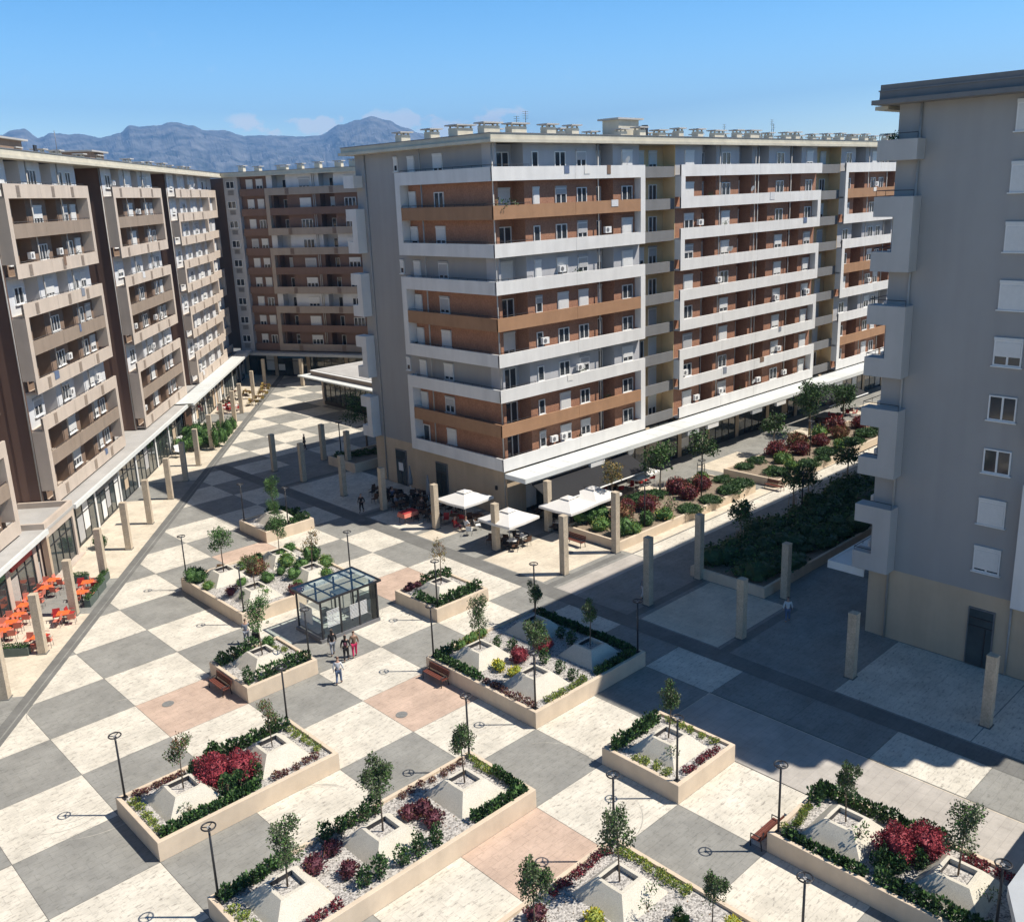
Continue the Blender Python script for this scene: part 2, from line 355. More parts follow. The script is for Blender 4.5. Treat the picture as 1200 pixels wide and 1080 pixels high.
for x,y in [(36.1,2.5),(42.5,-16.5),(22.1,-7.3+4),(10.6,-15.0),(41.7,-40.3),(19.0,-25.8)]:
    mb.tube([(x,y,.018),(x,y,.022)],.33,'manhole',18)
struct('manhole_covers',mb)
# ---------------------------------------------------------------- mountains (12 km away)
def mountains():
    D=12000; NA=700; NR=56
    A0,A1=R(20),R(95)
    prof=[(95,.05),(84,.060),(78,.060),(73.59,.0657),(73.0,.0693),(72.44,.0707),(71.83,.0633),(71.19,.0669),(69.96,.0667),(68.73,.0627),(67.85,.0663),(67.28,.0731),(66.73,.0714),(65.85,.0725),(65.04,.075),(64.08,.0716),(63.44,.0667),(62.44,.0657),(61.19,.0605),(59.78,.0607),(58.37,.0594),(57.18,.0597),(55.93,.0697),(54.94,.0741),(54.2,.077),(53.25,.0725),(52.3,.0647),(51.49,.0586),(50.14,.0479),(46,.04),(40,.036),(20,.03)]
    def pf(a):
        a=math.degrees(a)
        for (a1,h1),(a2,h2) in zip(prof,prof[1:]):
            if a2<=a<=a1: t=(a-a2)/(a1-a2); t=t*t*(3-2*t) if True else t; return h2+(h1-h2)*t
        return .04
    mb=MB(); k=mb.mi('mountain')
    for j in range(NR+1):
        tj=j/NR; rd=D*(.50+.62*tj)
        for i in range(NA+1):
            a=A0+(A1-A0)*i/NA
            x,y=math.cos(a)*rd,math.sin(a)*rd
            ridge=pf(a)*D*.99+20
            s=math.sin(min(1,tj/.8)*math.pi/2)**1.6 if tj<.8 else 1-((tj-.8)/.2)*.5
            n1=noise.fractal(Vector((x/1500,y/1500,1.3)),.9,2.1,7)
            n2=abs(noise.fractal(Vector((x/620,y/620,4.1)),.8,2.2,7))
            h=ridge*s+(n1*200-n2*420+110)*s*max(.07,1-.93*s)+n1*10+noise.fractal(Vector((a*110,3,7)),1.0,2.1,6)*20*max(0,1-abs(tj-.8)*6)
            mb.v.append((x+CAM[0],y+CAM[1],max(-5,h)))
    W=NA+1
    for j in range(NR):
        for i in range(NA):
            b=j*W+i; mb.f.append((b,b+1,b+W+1,b+W)); mb.m.append(k); mb.sm.append(False)
    return mb
mat('mountain',(.03,.042,.032),.95,.35,.0055,c2=(.17,.165,.155))
struct('mountains',mountains())
# ---------------------------------------------------------------- building kit
ZT0=5.585; DZ=2.973; BH=1.08
def zt(k): return ZT0+DZ*k
rnd=random.Random(5)
WCACHE={}
def wparts(w,h,shut,door,frame='pvc_white',sh='shutter_white',sill=True):
    """returns list of (name, list of boxes) for an opening unit facing -y, x centred, z from 0"""
    f=.075; P=[]
    F=[(-w/2,-w/2+f,-.09,.0,0,h,frame),(w/2-f,w/2,-.09,.0,0,h,frame),(-w/2+f,w/2-f,-.09,.0,h-f,h,frame),(-w/2+f,w/2-f,-.09,.0,0,f*1.2,frame)]
    nm=max(1,round(w/.75))
    for i in range(1,nm):
        x=-w/2+w*i/nm; F.append((x-.05,x+.05,-.075,.0,f*1.2,h-f,frame))
    if sill and not door: F.append((-w/2-.08,w/2+.08,-.17,.0,-.06,-.001,frame))
    P.append(('window' if not door else 'balcony_door',F))
    P.append(('glass_pane',[(-w/2+f,w/2-f,-.03,-.002,f*1.2,h-f,'window_glass')]))
    if shut>0:
        hh=(h-f)*shut; z0=h-f-hh
        P.append(('roller_shutter',[(-w/2+f+.002,w/2-f-.002,-.115,-.095,z0,h-f,sh),(-w/2-.01,w/2+.01,-.13,-.0,h+.001,h+.17,sh)]))
    return P
class Opening:
    pass
class Building:
    def __init__(s,name,label,cat,loc,rot,group=None):
        s.e=thing(name,label,cat,loc,rot,group); s.loc=Vector(loc); s.rot=rot; s.wins=[]; s.doors=[]
        s.M=Matrix.Translation(s.loc)@Matrix.Rotation(rot,4,'Z')
    def part(s,name,mb): return mb.obj(name,s.e)
    def win(s,x,y,z,w,h,shut=None,door=False,ang=0,frame='pvc_white',sh=None):
        if shut is None:
            r=rnd.random(); shut=0 if r<.34 else (1 if r<.56 else rnd.choice([.35,.5,.65,.8]))
        if sh is None: sh='shutter_white' if rnd.random()<.8 else 'shutter_grey'
        P=wparts(w,h,shut,door,frame,sh)
        d=(s.M@Vector((x,y,z))-Vector(CAM)).length
        (s.doors if door else s.wins).append((w*h/d/d,(x,y,z),ang,P,(w,h,shut,door,frame,sh)))
    def flush(s):
        for lst in (s.wins,s.doors):
            lst.sort(key=lambda q:-q[0])
            for i,(d,p,ang,P,key) in enumerate(lst):
                if i>=100: break
                par=None
                for j,(nm,bx) in enumerate(P):
                    ck=(key,nm)
                    if ck not in WCACHE:
                        m=MB()
                        for b in bx: m.box(*b)
                        WCACHE[ck]=m.mesh(nm)
                    if j==0: par=mkobj(nm,WCACHE[ck],s.e,p,ang)
                    else: mkobj(nm,WCACHE[ck],par)
            rest=lst[100:]
            if rest:
                m=MB()
                for d,p,ang,P,key in rest:
                    ca,sa=math.cos(ang),math.sin(ang)
                    for nm,bx in P:
                        for b in bx:
                            n0=len(m.v); m.box(*b)
                            for q in range(n0,len(m.v)):
                                x,y,z=m.v[q]; m.v[q]=(p[0]+x*ca-y*sa,p[1]+x*sa+y*ca,p[2]+z)
                o=m.obj(rest[0][3][0][0],s.e); o['kind']='stuff'
def storey_z(k):  # visible wall between top of slab k and underside of band k+1
    return zt(k)-.92, (zt(k+1)-BH if k<8 else 31.20)
def block(B,x0,x1,yb,kind,loggias,wins,cols,bars='alt',ends=(True,True),wall0=None,seams=(),deep=2.2,shal=.74,vents=()):
    """one facade block facing -y. loggias: list of (xa,xb); wins: list of (xc,w,is_door)
    cols: dict band,mid,wallA (normal storeys),wallB (pale storeys)"""
    wy=yb+shal; ly=yb+deep
    w0=x0 if wall0 is None else wall0
    wallm=MB()
    for k in range(9):
        z0,z1=storey_z(k)
        pale=(k%3==2) if kind=='A' else (k==8)
        wm=cols['wallB'] if pale else cols['wallA']
        xs=w0
        zlo=z0 if k else 4.5
        for (a,b) in sorted(loggias)+[(x1,x1)]:
            if a>xs+.01: wallm.box(xs,a,wy,ly,z0,z1,wm)
            if b>a: wallm.box(a,b,ly-.04,ly-.003,z0,z1,wm)
            xs=b
        # slab zone behind the band
        wallm.box(w0,x1,yb+.181,ly,zt(k)-BH+.003,z0-.001,cols['slab'])
    wallm.box(w0,x1,wy,ly,31.201,31.4,cols['wallB'])
    B.part('wall',wallm)
    for k in range(9):
        m=MB(); c=cols['mid'] if (kind=='A' and k%3==1) else cols['band']
        a,b=x0,x1
        if kind=='A' and k%3==1:
            if bars in('both','left'): a=x0+.68
            if bars in('both','right'): b=x1-.68
        xs=a
        for sx in [q for q in seams if a<q<b]+[b]:
            m.box(xs,sx-.012,yb,yb+.18,zt(k)-BH,zt(k),c); xs=sx+.012
        m.box(a,b,yb+.03,yb+.15,zt(k)-BH+.03,zt(k)-.03,c)
        if k!=4 or True:
            for vx in vents: 
                if a<vx<b and not (kind=='A' and k%3==1): 
                    for q in range(9): m.box(vx-.33,vx+.33,yb-.03,yb-.001,zt(k)-.98+q*.1,zt(k)-.93+q*.1,cols['vent'])
        o=B.part('balcony_parapet',m)
        if c!=cols['band']: o['label']='brown parapet between paler ones'
        # coping
    # bars
    def bar(x,ka,kb):
        m=MB(); m.box(x,x+.66,yb,yb+shal-.002,zt(ka)+.002,zt(kb)-BH-.002,cols['band']); B.part('frame_pier',m)
    if kind=='A':
        for g in (0,3,6):
            for q in (('left',x0),('right',x1-.66)):
                if bars in ('both',q[0]):
                    m=MB(); m.box(q[1],q[1]+.66,yb-.003,yb+shal-.002,zt(g)+.002,zt(g+2)-BH-.002,cols['band']); B.part('frame_pier',m)
    else:
        for k in range(0,8):
            left = (k%2==1) if bars!='alt2' else (k%2==0)
            bar(x0 if left else x1-.66,k,k+1)
    for k in range(9):
        z0,z1=storey_z(k)
        for (xc,w,door,*rest) in wins:
            y=rest[0] if rest else wy
            y=ly-.045 if y=='L' else y
            if door: B.win(xc,y,z0+.02,w,2.12,shut=(None if rnd.random()<.5 else 0),door=True)
            else: B.win(xc,y,zt(k)-.12,w,1.32)
def railing(B,pts,h=.22,m='metal_dark'):
    b=MB()
    for p,q in zip(pts,pts[1:]):
        p,q=Vector(p),Vector(q); b.tube([p+Vector((0,0,h)),q+Vector((0,0,h))],.022,m,5)
        n=max(1,int((q-p).length/1.1))
        for i in range(n+1):
            r=p.lerp(q,i/n); b.tube([r,r+Vector((0,0,h))],.015,m,4)
    return B.part('railing',b)
def pipe(B,x,y,z0=4.5,z1=31.2):
    m=MB(); m.tube([(x,y,z0),(x,y,z1)],.065,'pipe_grey',8); return B.part('downpipe',m)
def roof(B,x0,x1,y0,y1,chim,eave=.25,fascia='roof_cream',up=0):
    m=MB()
    if up: m.box(x0+.02,x1-.02,y0+.02,y1-.02,31.93,31.93+up,fascia)
    m.box(x0,x1,y0,y1,31.44,31.86,fascia)
    m.box(x0-eave,x1+eave,y0-eave,y1+eave,31.201,31.438,fascia)
    m.box(x0-.05,x1+.05,y0-.05,y1+.05,31.862,31.93,'metal_grey')
    m.box(x0+.3,x1-.3,y0+.3,y1-.3,31.931,31.95,'roof_felt')
    r=B.part('roof',m)
    for (x,y,w,d,h) in chim:
        c=MB(); z=31.951
        c.box(x-w/2,x+w/2,y-d/2,y+d/2,z,z+h,'roof_cream')
        for sx in (-1,1):
            for sy in (-1,1): c.box(x+sx*(w/2-.12)-.06,x+sx*(w/2-.12)+.06,y+sy*(d/2-.12)-.06,y+sy*(d/2-.12)+.06,z+h,z+h+.17,'roof_cream')
        c.box(x-w/2-.22,x+w/2+.22,y-d/2-.22,y+d/2+.22,z+h+.171,z+h+.28,'roof_felt')
        mkobj('chimney',c.mesh('chimney'),r)
    return r
def chimrow(xs,y,seed):
    q=random.Random(seed); out=[]
    for x in xs:
        if q.random()<.10: continue
        w=q.choice([.75,.9,.9,1.1,1.7]); out.append((x+q.uniform(-.5,.5),y+q.uniform(-.3,.3),w,q.choice([.7,.8]),q.choice([.5,.6,.7])))
    return out
COLW=dict(band='white_render',mid='ochre_render',wallA='brick_brown',wallB='grey_render',slab='grey_render',vent='white_render')
COLB=dict(band='beige_render',mid='taupe_render',wallA='mid_brown_render',wallB='pale_render',slab='beige_render',vent='taupe_render')
def shopfront(B,x0,x1,y,z1,seed,pier='tan_render',pw=.6,every=5.2,glassm='shop_glass'):
    q=random.Random(seed); x=x0
    while x<x1-.5:
        xe=min(x+every*q.uniform(.85,1.15),x1)
        pm=MB(); pm.box(x,x+pw,y-.12,y+.3,0,z1,pier); B.part('shopfront_pier',pm)
        g=MB(); a,b=x+pw,xe
        g.box(a,b,y-.02,y+.02,.12,z1-.02,glassm); g.box(a,b,y-.05,y+.06,0,.119,'metal_dark')
        n=max(1,int((b-a)/1.25))
        for i in range(n+1):
            xx=a+(b-a)*i/n; g.box(max(a,xx-.03),min(b,xx+.03),y-.07,y-.021,.12,z1-.02,'metal_dark')
        g.box(a,b,y-.065,y-.022,2.45,2.53,'metal_dark')
        if q.random()<.3: g.box(a+.2,b-.3,y-.2,y-.08,z1-1.05,z1-.35,q.choice(['sign_blue','pvc_white','sign_red','metal_grey','sign_green']))
        for w_ in range(n):
            if q.random()<.35: xa=a+(b-a)*w_/n; g.box(xa+.08,xa+(b-a)/n-.08,y-.03,y-.022,q.choice([.3,.9]),q.choice([1.9,2.4,3.2]),q.choice(['curtain','pvc_white','tan_render','shutter_grey']))
        B.part('shop_window',g); x=xe
    pm=MB(); pm.box(x1+.001,x1+pw,y-.12,y+.3,0,z1,pier); B.part('shopfront_pier',pm)
# ---------------------------------------------------------------- centre building
B=Building('apartment_building','white banded apartment block with brown storeys and grey gable in the centre','apartment building',(0,0,0),0)
YB=-7.67; YW=-6.93; YL=YB+2.2; YF=12.2; X1=119.3
core=MB(); core.box(45,X1,YL,YF,4.501,31.2,'gable_grey_shaded'); B.part('wall',core)
base=MB(); base.box(45,X1,YL,YF,0,4.5,'tan_render'); base.box(45,46.6,YW,YL,0,4.47,'tan_render'); B.part('ground_floor_wall',base)
# corner block A
logA=[(45.25,48.2),(57.1,59.4)]
winA=[(46.7,2.3,True,'L'),(49.5,.75,False),(52.5,1.35,False),(55.15,1.25,False),(58.3,1.9,True,'L'),(61.3,1.5,False)]
block(B,44,63.1,YB,'A',logA,winA,COLW,bars='right',wall0=45,seams=(53.6,))
# gable balconies (facing -x)
for k in range(9):
    m=MB(); c='ochre_render' if k%3==1 else 'white_render'
    ye=4.26 if k%3==1 else 4.94
    m.box(44,44.18,YB+.181,ye,zt(k)-BH,zt(k),c); m.box(44.181,45,YB+.19,ye,zt(k)-BH+.003,zt(k)-.92,'grey_render'); 
    if k%3!=1: m.box(44.181,45,ye-.18,ye,zt(k)-.919,zt(k),c)
    B.part('balcony_parapet',m)
    if k%3!=2:
        z0,z1=storey_z(k); m=MB(); m.box(44.93,44.999,YW,4.26,z0,z1,'brick_brown'); B.part('brick_cladding',m)
for g in (0,3,6):
    m=MB(); m.box(43.997,44.95,4.28,4.94,zt(g)+.002,zt(g+2)-BH-.002,'white_render'); B.part('frame_pier',m)
for k in range(9):
    xw=45 if k%3==2 else 44.93
    z0,z1=storey_z(k)
    B.win(xw,3.7,z0+.02,.95,2.1,door=True,ang=-R(90),shut=rnd.choice([.5,.9,1,0]))
    B.win(xw,.05,zt(k)-.12,1.25,1.35,ang=-R(90),shut=rnd.choice([1,1,.75,.5,0]))
    if k%3==2: B.win(45,5.9,zt(k)+.15,.55,1.1,ang=-R(90),shut=rnd.choice([0,.5]))
    railing(B,[(44.09,4.2,zt(k)),(44.09,YB+.09,zt(k)),(48.2,YB+.09,zt(k))],.16)
pipe(B,44.5,1.9); pipe(B,44.6,YW-.15,0,31.2); pipe(B,44.93,10.6,0,31.2)
for px in (57.0,): pipe(B,px,YB+.4)
# white stub frames at the far end of the gable
def stubs(B,y0,y1,x,cm='white_render',sgn=1,out=1.1):
    """frames of the far facade returning round the gable corner (y0 outer edge, y1 inner)"""
    def piece(za,zb,ya,yb,m): m.box(x,x+.99,min(ya,yb),max(ya,yb),za,zb,cm)
    yo=y0; yi=y1; ym=y0+(y1-y0)*.53
    m=MB(); piece(zt(8)-BH,zt(8),yo,yi,m); B.part('balcony_parapet',m)
    for k in (7,5,3,1):
        m=MB(); piece(zt(k)-BH,zt(k),yo,yi,m); piece(zt(k-1),zt(k)-BH-.001,ym,yi,m); piece(zt(k-1)-BH,zt(k-1)-.001,yo,yi,m)
        B.part('balcony_parapet',m)
stubs(B,YF+.65,YF-1.0,43.99)
# recess 1
def recess(B,x0,x1,nearx,kk=1):
    y=YL-.05
    m=MB(); m.box(x0,x1,y,YL-.002,4.5,31.2,'yellow_render'); m.box(x1-.06,x1-.003,YW+.002,y-.001,4.5,31.2,'yellow_render')
    B.part('recess_wall',m)
    for k in range(9):
        p=MB(); z=zt(k)-.12
        p.box(x0+.06,x1-.02,YB+.75,YB+.9,z-1.0,z,'grey_parapet'); p.box(x0+.06,x1-.02,YB+.901,y-.002,z-1.0,z-.82,'grey_parapet')
        B.part('balcony_parapet',p)
        B.win(x0+(x1-x0)*.32,y,z-.80,1.25,2.15,door=True); B.win(x0+(x1-x0)*.68,y,z-.80,1.25,2.15,door=True)
recess(B,63.1,68.6,True)
# block B
logB=[(73.0,75.4),(79.5,81.9),(82.9,85.2),(89.5,92.0)]
winB=[(70.8,1.5,False),(74.2,2.0,True,'L'),(77.1,1.5,False),(80.7,2.0,True,'L'),(84.0,1.9,True,'L'),(87.5,1.5,False),(90.8,2.0,True,'L'),(93.7,1.4,False)]
block(B,68.6,95.4,YB,'B',logB,winB,COLW,seams=(76,82.4,88.6))
for px in (75.6,82.1,82.7,89.3): pipe(B,px,YB+.4)
recess(B,95.4,101.1,False)
logC=[(104.7,107.3),(113,115.5)]
winC=[(102.9,1.4,False),(106,2.0,True,'L'),(109.5,1.3,False),(111.6,1.2,False),(114.2,2,True,'L'),(117.3,1.4,False)]
block(B,101.1,X1+.8,YB,'A',logC,winC,COLW,bars='left',seams=(110,))
for px in (107.6,112.6): pipe(B,px,YB+.4)
roof(B,44.0,X1+.9,YB-.02,YF+.7,chimrow([47+3.15*i for i in range(23)],-4.9,3)+chimrow([50+4.2*i for i in range(16)],-1.5,4)+[(46.5,2.5,1.0,.9,.7),(46.6,-1.2,1.7,1.2,.75),(46.4,6.5,1.0,.9,.7)],.2)
m=MB(); z=31.951
m.box(64.2,67.2,-3.6,-1.6,z,z+1.7,'roof_cream'); m.box(63.8,67.6,-3.9,-1.3,z+1.701,z+1.86,'roof_felt'); m.box(67.7,68.2,-3.6,-3.2,z,z+1.2,'metal_dark'); m.box(68.4,68.9,-3.4,-3.0,z,z+1.3,'metal_dark')
B.part('lift_housing',m)
for x,y,h in ((53,-2.5,2.2),(52.2,-2.2,1.8),(92,-3,2.4),(93.2,-2.5,2.0),(84,-2,1.8)):
    m=MB(); m.tube([(x,y,31.95),(x,y,31.95+h)],.025,'metal_dark',5)
    for q in range(4): m.tube([(x-.35,y,31.9+h-.18*q),(x+.35,y,31.9+h-.18*q)],.012,'metal_dark',4)
    B.part('antenna',m)
# ground floor arcade
shopfront(B,46.6,119,YW+.1,4.2,2,every=5.6)
m=MB(); x=44.0
while x<119:
    m.box(x+.02,x+1.98,-10.2,YB-.12,4.36,4.40,'canopy_white'); x+=2.0
m.box(43.95,119.2,-10.36,-10.2,4.02,4.42,'canopy_white'); m.box(43.95,119.2,-10.2,YB-.1,4.30,4.355,'metal_grey'); m.box(43.9,43.95,-10.36,-7.9,4.02,4.42,'canopy_white')
B.part('canopy',m)
for i,x in enumerate([52.1,66.5,69.9,78.1,83.0,96.0]):
    m=MB(); m.box(x,x+1.9,-10.30,-10.0,3.5,4.0,'pvc_white' if i%2==0 else 'canopy_grey'); B.part('shop_sign',m)
m=MB(); m.tube([(58.2,-9.9,3.75),(58.2,-9.8,3.75)],.42,'pvc_white',20); B.part('round_sign',m)
# gable ground-floor doors
for y,w,h in ((1.9,1.5,3.3),(8.1,1.5,3.5)):
    m=MB(); m.box(44.9,44.999,y-w/2-.09,y+w/2+.09,0,h+.09,'metal_grey'); m.box(44.86,44.899,y-w/2,y+w/2,.05,h,'shop_glass')
    m.box(44.83,44.859,y-w/2,y+w/2,h-.85,h-.78,'metal_dark'); m.box(44.83,44.859,y-.03,y+.03,.05,h-.86,'metal_dark')
    if y>5: m.box(44.80,44.829,y-.4,y+.3,1.5,2.3,'pvc_white')
    B.part('door',m)
for y in (-5.6,): 
    m=MB(); m.box(44.85,44.99,y-.1,y+.1,2.3,2.65,'metal_dark'); B.part('wall_lamp',m)
def clutter(B,x0,x1,yb,n,seed,yo=.62):
    q=random.Random(seed)
    for i in range(n):
        k=q.randrange(9); x=q.uniform(x0+1,x1-1); t=q.random(); m=MB()
        if t<.45:
            m.box(x-.4,x+.4,yb+yo-.3,yb+yo-.02,zt(k)+.15,zt(k)+.70,'pvc_white'); m.tube([(x-.1,yb+yo-.31,zt(k)+.42),(x-.1,yb+yo-.301,zt(k)+.42)],.2,'metal_grey',12); B.part('air_conditioner',m)
        elif t<.7:
            c=q.choice(['cloth_blue','cloth_white','cloth_grey','fabric_white','cloth_brown','cloth_white']); w=q.uniform(.3,.8); m.box(x-w,x+w*.2,yb-.035,yb-.012,zt(k)-q.uniform(.4,.75),zt(k)+.012,c)
            m.box(x-w,x+w*.2,yb-.035,yb+.16,zt(k)+.013,zt(k)+.03,c); B.part('laundry',m)
        elif t<.85:
            rg_=random.Random(i)
            for w in range(26):
                a,b,c=(x+rg_.gauss(0,.22),yb+.32+rg_.gauss(0,.08),zt(k)+abs(rg_.gauss(.02,.16))); m.face([(a-.07,b,c),(a,b-.05,c+.07),(a+.07,b,c),(a,b+.05,c-.05)],q.choice(['leaf_green','leaf_dark']))
            B.part('balcony_plant',m)
        else:
            m.tube([(x,yb+.12,zt(k)),(x,yb+.12,zt(k)+.35)],.02,'metal_grey',4); m.tube([(x,yb+.05,zt(k)+.5),(x,yb+.1,zt(k)+.52)],[.30,.22],'shutter_white',14); B.part('satellite_dish',m)
clutter(B,45,62,YB,16,1); clutter(B,69,95,YB,24,2); clutter(B,102,115,YB,6,3)
B.flush()
# ---------------------------------------------------------------- right building (gable in shade)
B=Building('apartment_building','grey apartment block with a tan ground floor filling the right edge','apartment building',(0,0,0),0)
YN=-39.5; YS=-58.7
m=MB(); m.box(45,120,YS+1.5,YN-.9,4.501,31.2,'gable_grey_shaded'); m.box(45,46.2,YS,YS+1.5,4.501,31.2,'gable_grey_shaded'); m.box(45,47.0,YN-.9,YN,4.501,31.2,'gable_grey_shaded'); B.part('wall',m)
m=MB(); m.box(45,120,YS,YN,0,4.5,'tan_render'); B.part('ground_floor_wall',m)
for k in range(9):
    zc=zt(k)+.05+(.15 if k==0 else 0)
    B.win(45,-46.25,zc,1.42,1.36,ang=-R(90),shut=[.85,1,0,0,.6,1,1,1,1][k],sh='shutter_white',frame='pvc_white')
for k in range(9):
    c='ochre_render' if k%3==1 else 'white_render'
    ye=-48.66 if k%3==1 else -47.98
    m=MB(); m.box(44,44.18,YS-.65,ye,zt(k)-BH,zt(k),c); m.box(44.181,45,YS-.4,ye,zt(k)-BH+.003,zt(k)-.92,'grey_render'); B.part('balcony_parapet',m)
    m=MB(); m.box(44.181,120,YS-.65,YS-.48,zt(k)-BH,zt(k),c); m.box(46.3,120,YS-.479,YS+1.5,zt(k)-BH+.003,zt(k)-.92,'grey_render'); B.part('balcony_parapet',m)
    # plaza-side balconies along the street facade
    m=MB(); m.box(46.0,120,YN+.48,YN+.65,zt(k)-BH,zt(k),'white_render'); m.box(46.0,120,YN-.9,YN+.479,zt(k)-BH+.003,zt(k)-.92,'grey_render'); B.part('balcony_parapet',m)
for g in (0,3,6):
    m=MB(); m.box(43.997,44.95,-48.64,-47.98,zt(g)+.002,zt(g+2)-BH-.002,'white_render'); B.part('frame_pier',m)
stubs(B,YN+.65,YN-1.55,43.99,cm='light_grey_render')
for k in (8,7,5,3,1):
    railing(B,[(44.1,-41.0,zt(k)),(44.1,-38.9,zt(k)),(47.5,-38.9,zt(k))],.32)
for k in (6,4,2,0):
    railing(B,[(44.1,-40.0,zt(k)),(44.1,-38.9,zt(k)),(47.5,-38.9,zt(k))],.2)
pipe(B,44.9,-40.75,0,31.2); pipe(B,44.9,-47.8,0,4.6)
roof(B,44.0,120,YS-.67,YN+.7,[(50,-50.4,1.5,1.2,.7),(55,-43,1.2,1,.7),(62,-50,1.2,1,.7)],.3,fascia='grey_parapet',up=.28)
m=MB(); m.box(45,120,YN+.66,YN+1.4,31.0,31.199,'roof_cream'); B.part('eave',m)
m=MB(); m.box(44.9,44.999,-47.0,-45.55,.05,3.55,'metal_grey'); m.box(44.86,44.899,-46.92,-45.63,.08,3.48,'shop_glass')
for z in (2.45,2.95): m.box(44.83,44.859,-46.92,-45.63,z,z+.07,'metal_dark')
m.box(44.83,44.859,-46.6,-46.53,.1,2.4,'metal_dark'); B.part('door',m)
m=MB(); m.box(44.6,120,YN+.1,-37.2,4.14,4.19,'metal_grey'); x=44.6
while x<119: m.box(x+.02,x+1.98,-37.2,YN+.1,4.195,4.23,'canopy_white'); x+=2
m.box(44.5,120,-37.19,-37.02,3.75,4.25,'canopy_white'); m.box(44.5,44.59,YN+.1,-37.2,3.75,4.25,'canopy_white'); B.part('canopy',m)
shopfront(B,47,119,YN+.0-.0+.35,4.1,7,every=6)
# a few potted plants stand on the top balcony
B.flush()
# ---------------------------------------------------------------- left building
B=Building('apartment_building','long beige and brown banded apartment block along the left side','apartment building',(0,0,0),TH)
def bl(x0,x1,kind,bars,logg,wins,cols,seams,vents):
    block(B,x0,x1,-2.94,kind,logg,wins,cols,bars=bars,seams=seams,vents=vents,deep=2.6,shal=1.0,wall0=x0+.145)
    m=MB(); m.box(x0+.03,x1-.03,-.34,14,4.36,31.2,'dark_brown_render'); m.box(x0,x0+.14,-1.94,-.341,4.36,31.2,'dark_brown_render'); B.part('wall',m)
    pipe(B,x0-.06,-1.85,4.4,31.2)
for i,(a,kind,w) in enumerate([(-4.6,'A',18.2),(20.5,'A',18.4),(46.0,'A',18.2),(70.9,'B',19)]):
    if kind=='A':
        lg=[(a+3.3,a+6.0),(a+10.2,a+12.6)]
        wn=[(a+1.9,1.6,False),(a+4.7,2.2,True,'L'),(a+8.1,1.9,False),(a+11.4,2.0,True,'L'),(a+14.3,1.3,False),(a+16.3,1.3,False)]
        bl(a,a+w,kind,'both',lg,wn,COLB,(a+7.0,a+13.3),(a+2.6,a+9.7,a+14.2))
        for px in (6.15,12.8): pipe(B,a+px,-2.4)
        for k in range(9): railing(B,[(a+.8,-2.85,zt(k)),(a+w-.8,-2.85,zt(k))],.13)
    else:
        cb=dict(COLB); cb['wallA']='pale_render'
        lg=[(a+3.5,a+5.5),(a+9.2,a+11.2),(a+15,a+17)]
        wn=[(a+1.8,1.3,False),(a+4.5,1.7,True,'L'),(a+7.3,1.4,False),(a+10.2,1.7,True,'L'),(a+13,1.4,False),(a+16,1.7,True,'L')]
        bl(a,a+w,kind,'alt2',lg,wn,cb,(a+6,a+12.5),(a+2.5,a+8,a+13.6))
for i_,a in enumerate((-4.6,20.5,46.0,70.9)): clutter(B,a+1,a+17,-2.94,(6,14,12,8)[i_],40+i_,1.0)
# return bay in the corner
block(B,90.6,98.2,-2.2,'B',[],[(92.2,1.1,False),(94.8,1.1,False)],dict(COLB,wallA='pale_render'),bars='alt2',deep=1.6,shal=.6)
m=MB(); m.box(89.95,101,-.59,14,4.36,31.2,'pale_render'); B.part('wall',m)
m=MB(); m.box(-30,99,4.5,14.5,4.36,31.19,'dark_brown_render'); B.part('wall',m)
roof(B,-22,99.2,-2.96,13.5,chimrow([24+5.2*i for i in range(15)],1.2,8),.18)
m=MB(); z=31.951
m.box(30.0,35.5,1.0,4.6,z,z+1.3,'mid_brown_render'); m.box(29.5,36,.6,5,z+1.301,z+1.45,'roof_felt'); B.part('lift_housing',m)
m=MB(); m.box(53,57.5,1,4.6,z,z+1.2,'mid_brown_render'); m.box(52.6,58,.6,5,z+1.201,z+1.36,'roof_felt'); B.part('lift_housing',m)
m=MB(); m.tube([(39.5,-.5,z),(39.5,-.5,z+2.4)],.03,'metal_grey',5); m.tube([(39.2,-.5,z+2.1),(39.8,-.5,z+2.1)],.015,'metal_grey',4); B.part('antenna',m)
m=MB(); m.tube([(36.3,.3,z),(36.3,.3,z+.7)],.06,'metal_dark',5); m.box(36.1,36.7,.2,.32,z+.3,z+1.0,'metal_dark'); B.part('satellite_dish',m)
# podium with shopfronts
m=MB(); m.box(-40,99,-2.6,4.5,0,4.05,'metal_grey'); m.box(-40,62,-4.2,4.49,4.06,4.30,'roof_felt'); m.box(62,99,-2.6,4.49,4.06,4.30,'roof_felt'); B.part('podium',m)
m=MB(); m.box(-40,14.6,-4.42,-4.2,3.98,4.34,'canopy_white'); m.box(20.4,62,-4.42,-4.2,3.98,4.34,'canopy_white'); B.part('canopy_edge',m)
m=MB(); x=58.0
while x<97.5: m.box(x+.03,x+1.37,-4.9,-2.95,4.44,4.48,'canopy_white'); x+=1.4
m.box(58,98,-5.1,-4.9,4.2,4.5,'canopy_white'); m.box(62.1,98,-4.9,-2.62,4.36,4.43,'metal_grey'); B.part('canopy',m)
m=MB(); m.box(14.6,20.4,-4.15,-3.9,3.55,4.75,'beige_render'); m.box(14.6,14.85,-3.899,2,3.9,4.75,'beige_render'); m.box(20.15,20.4,-3.899,0,4.31,4.75,'beige_render')
m.box(14.6,15.0,-4.15,-3.75,0,3.55,'tan_render'); m.box(20.0,20.4,-4.15,-3.75,0,3.55,'beige_render'); B.part('entrance_portal',m)
m=MB(); m.box(15.0,20.0,-3.98,-3.94,.2,3.54,'shop_glass')
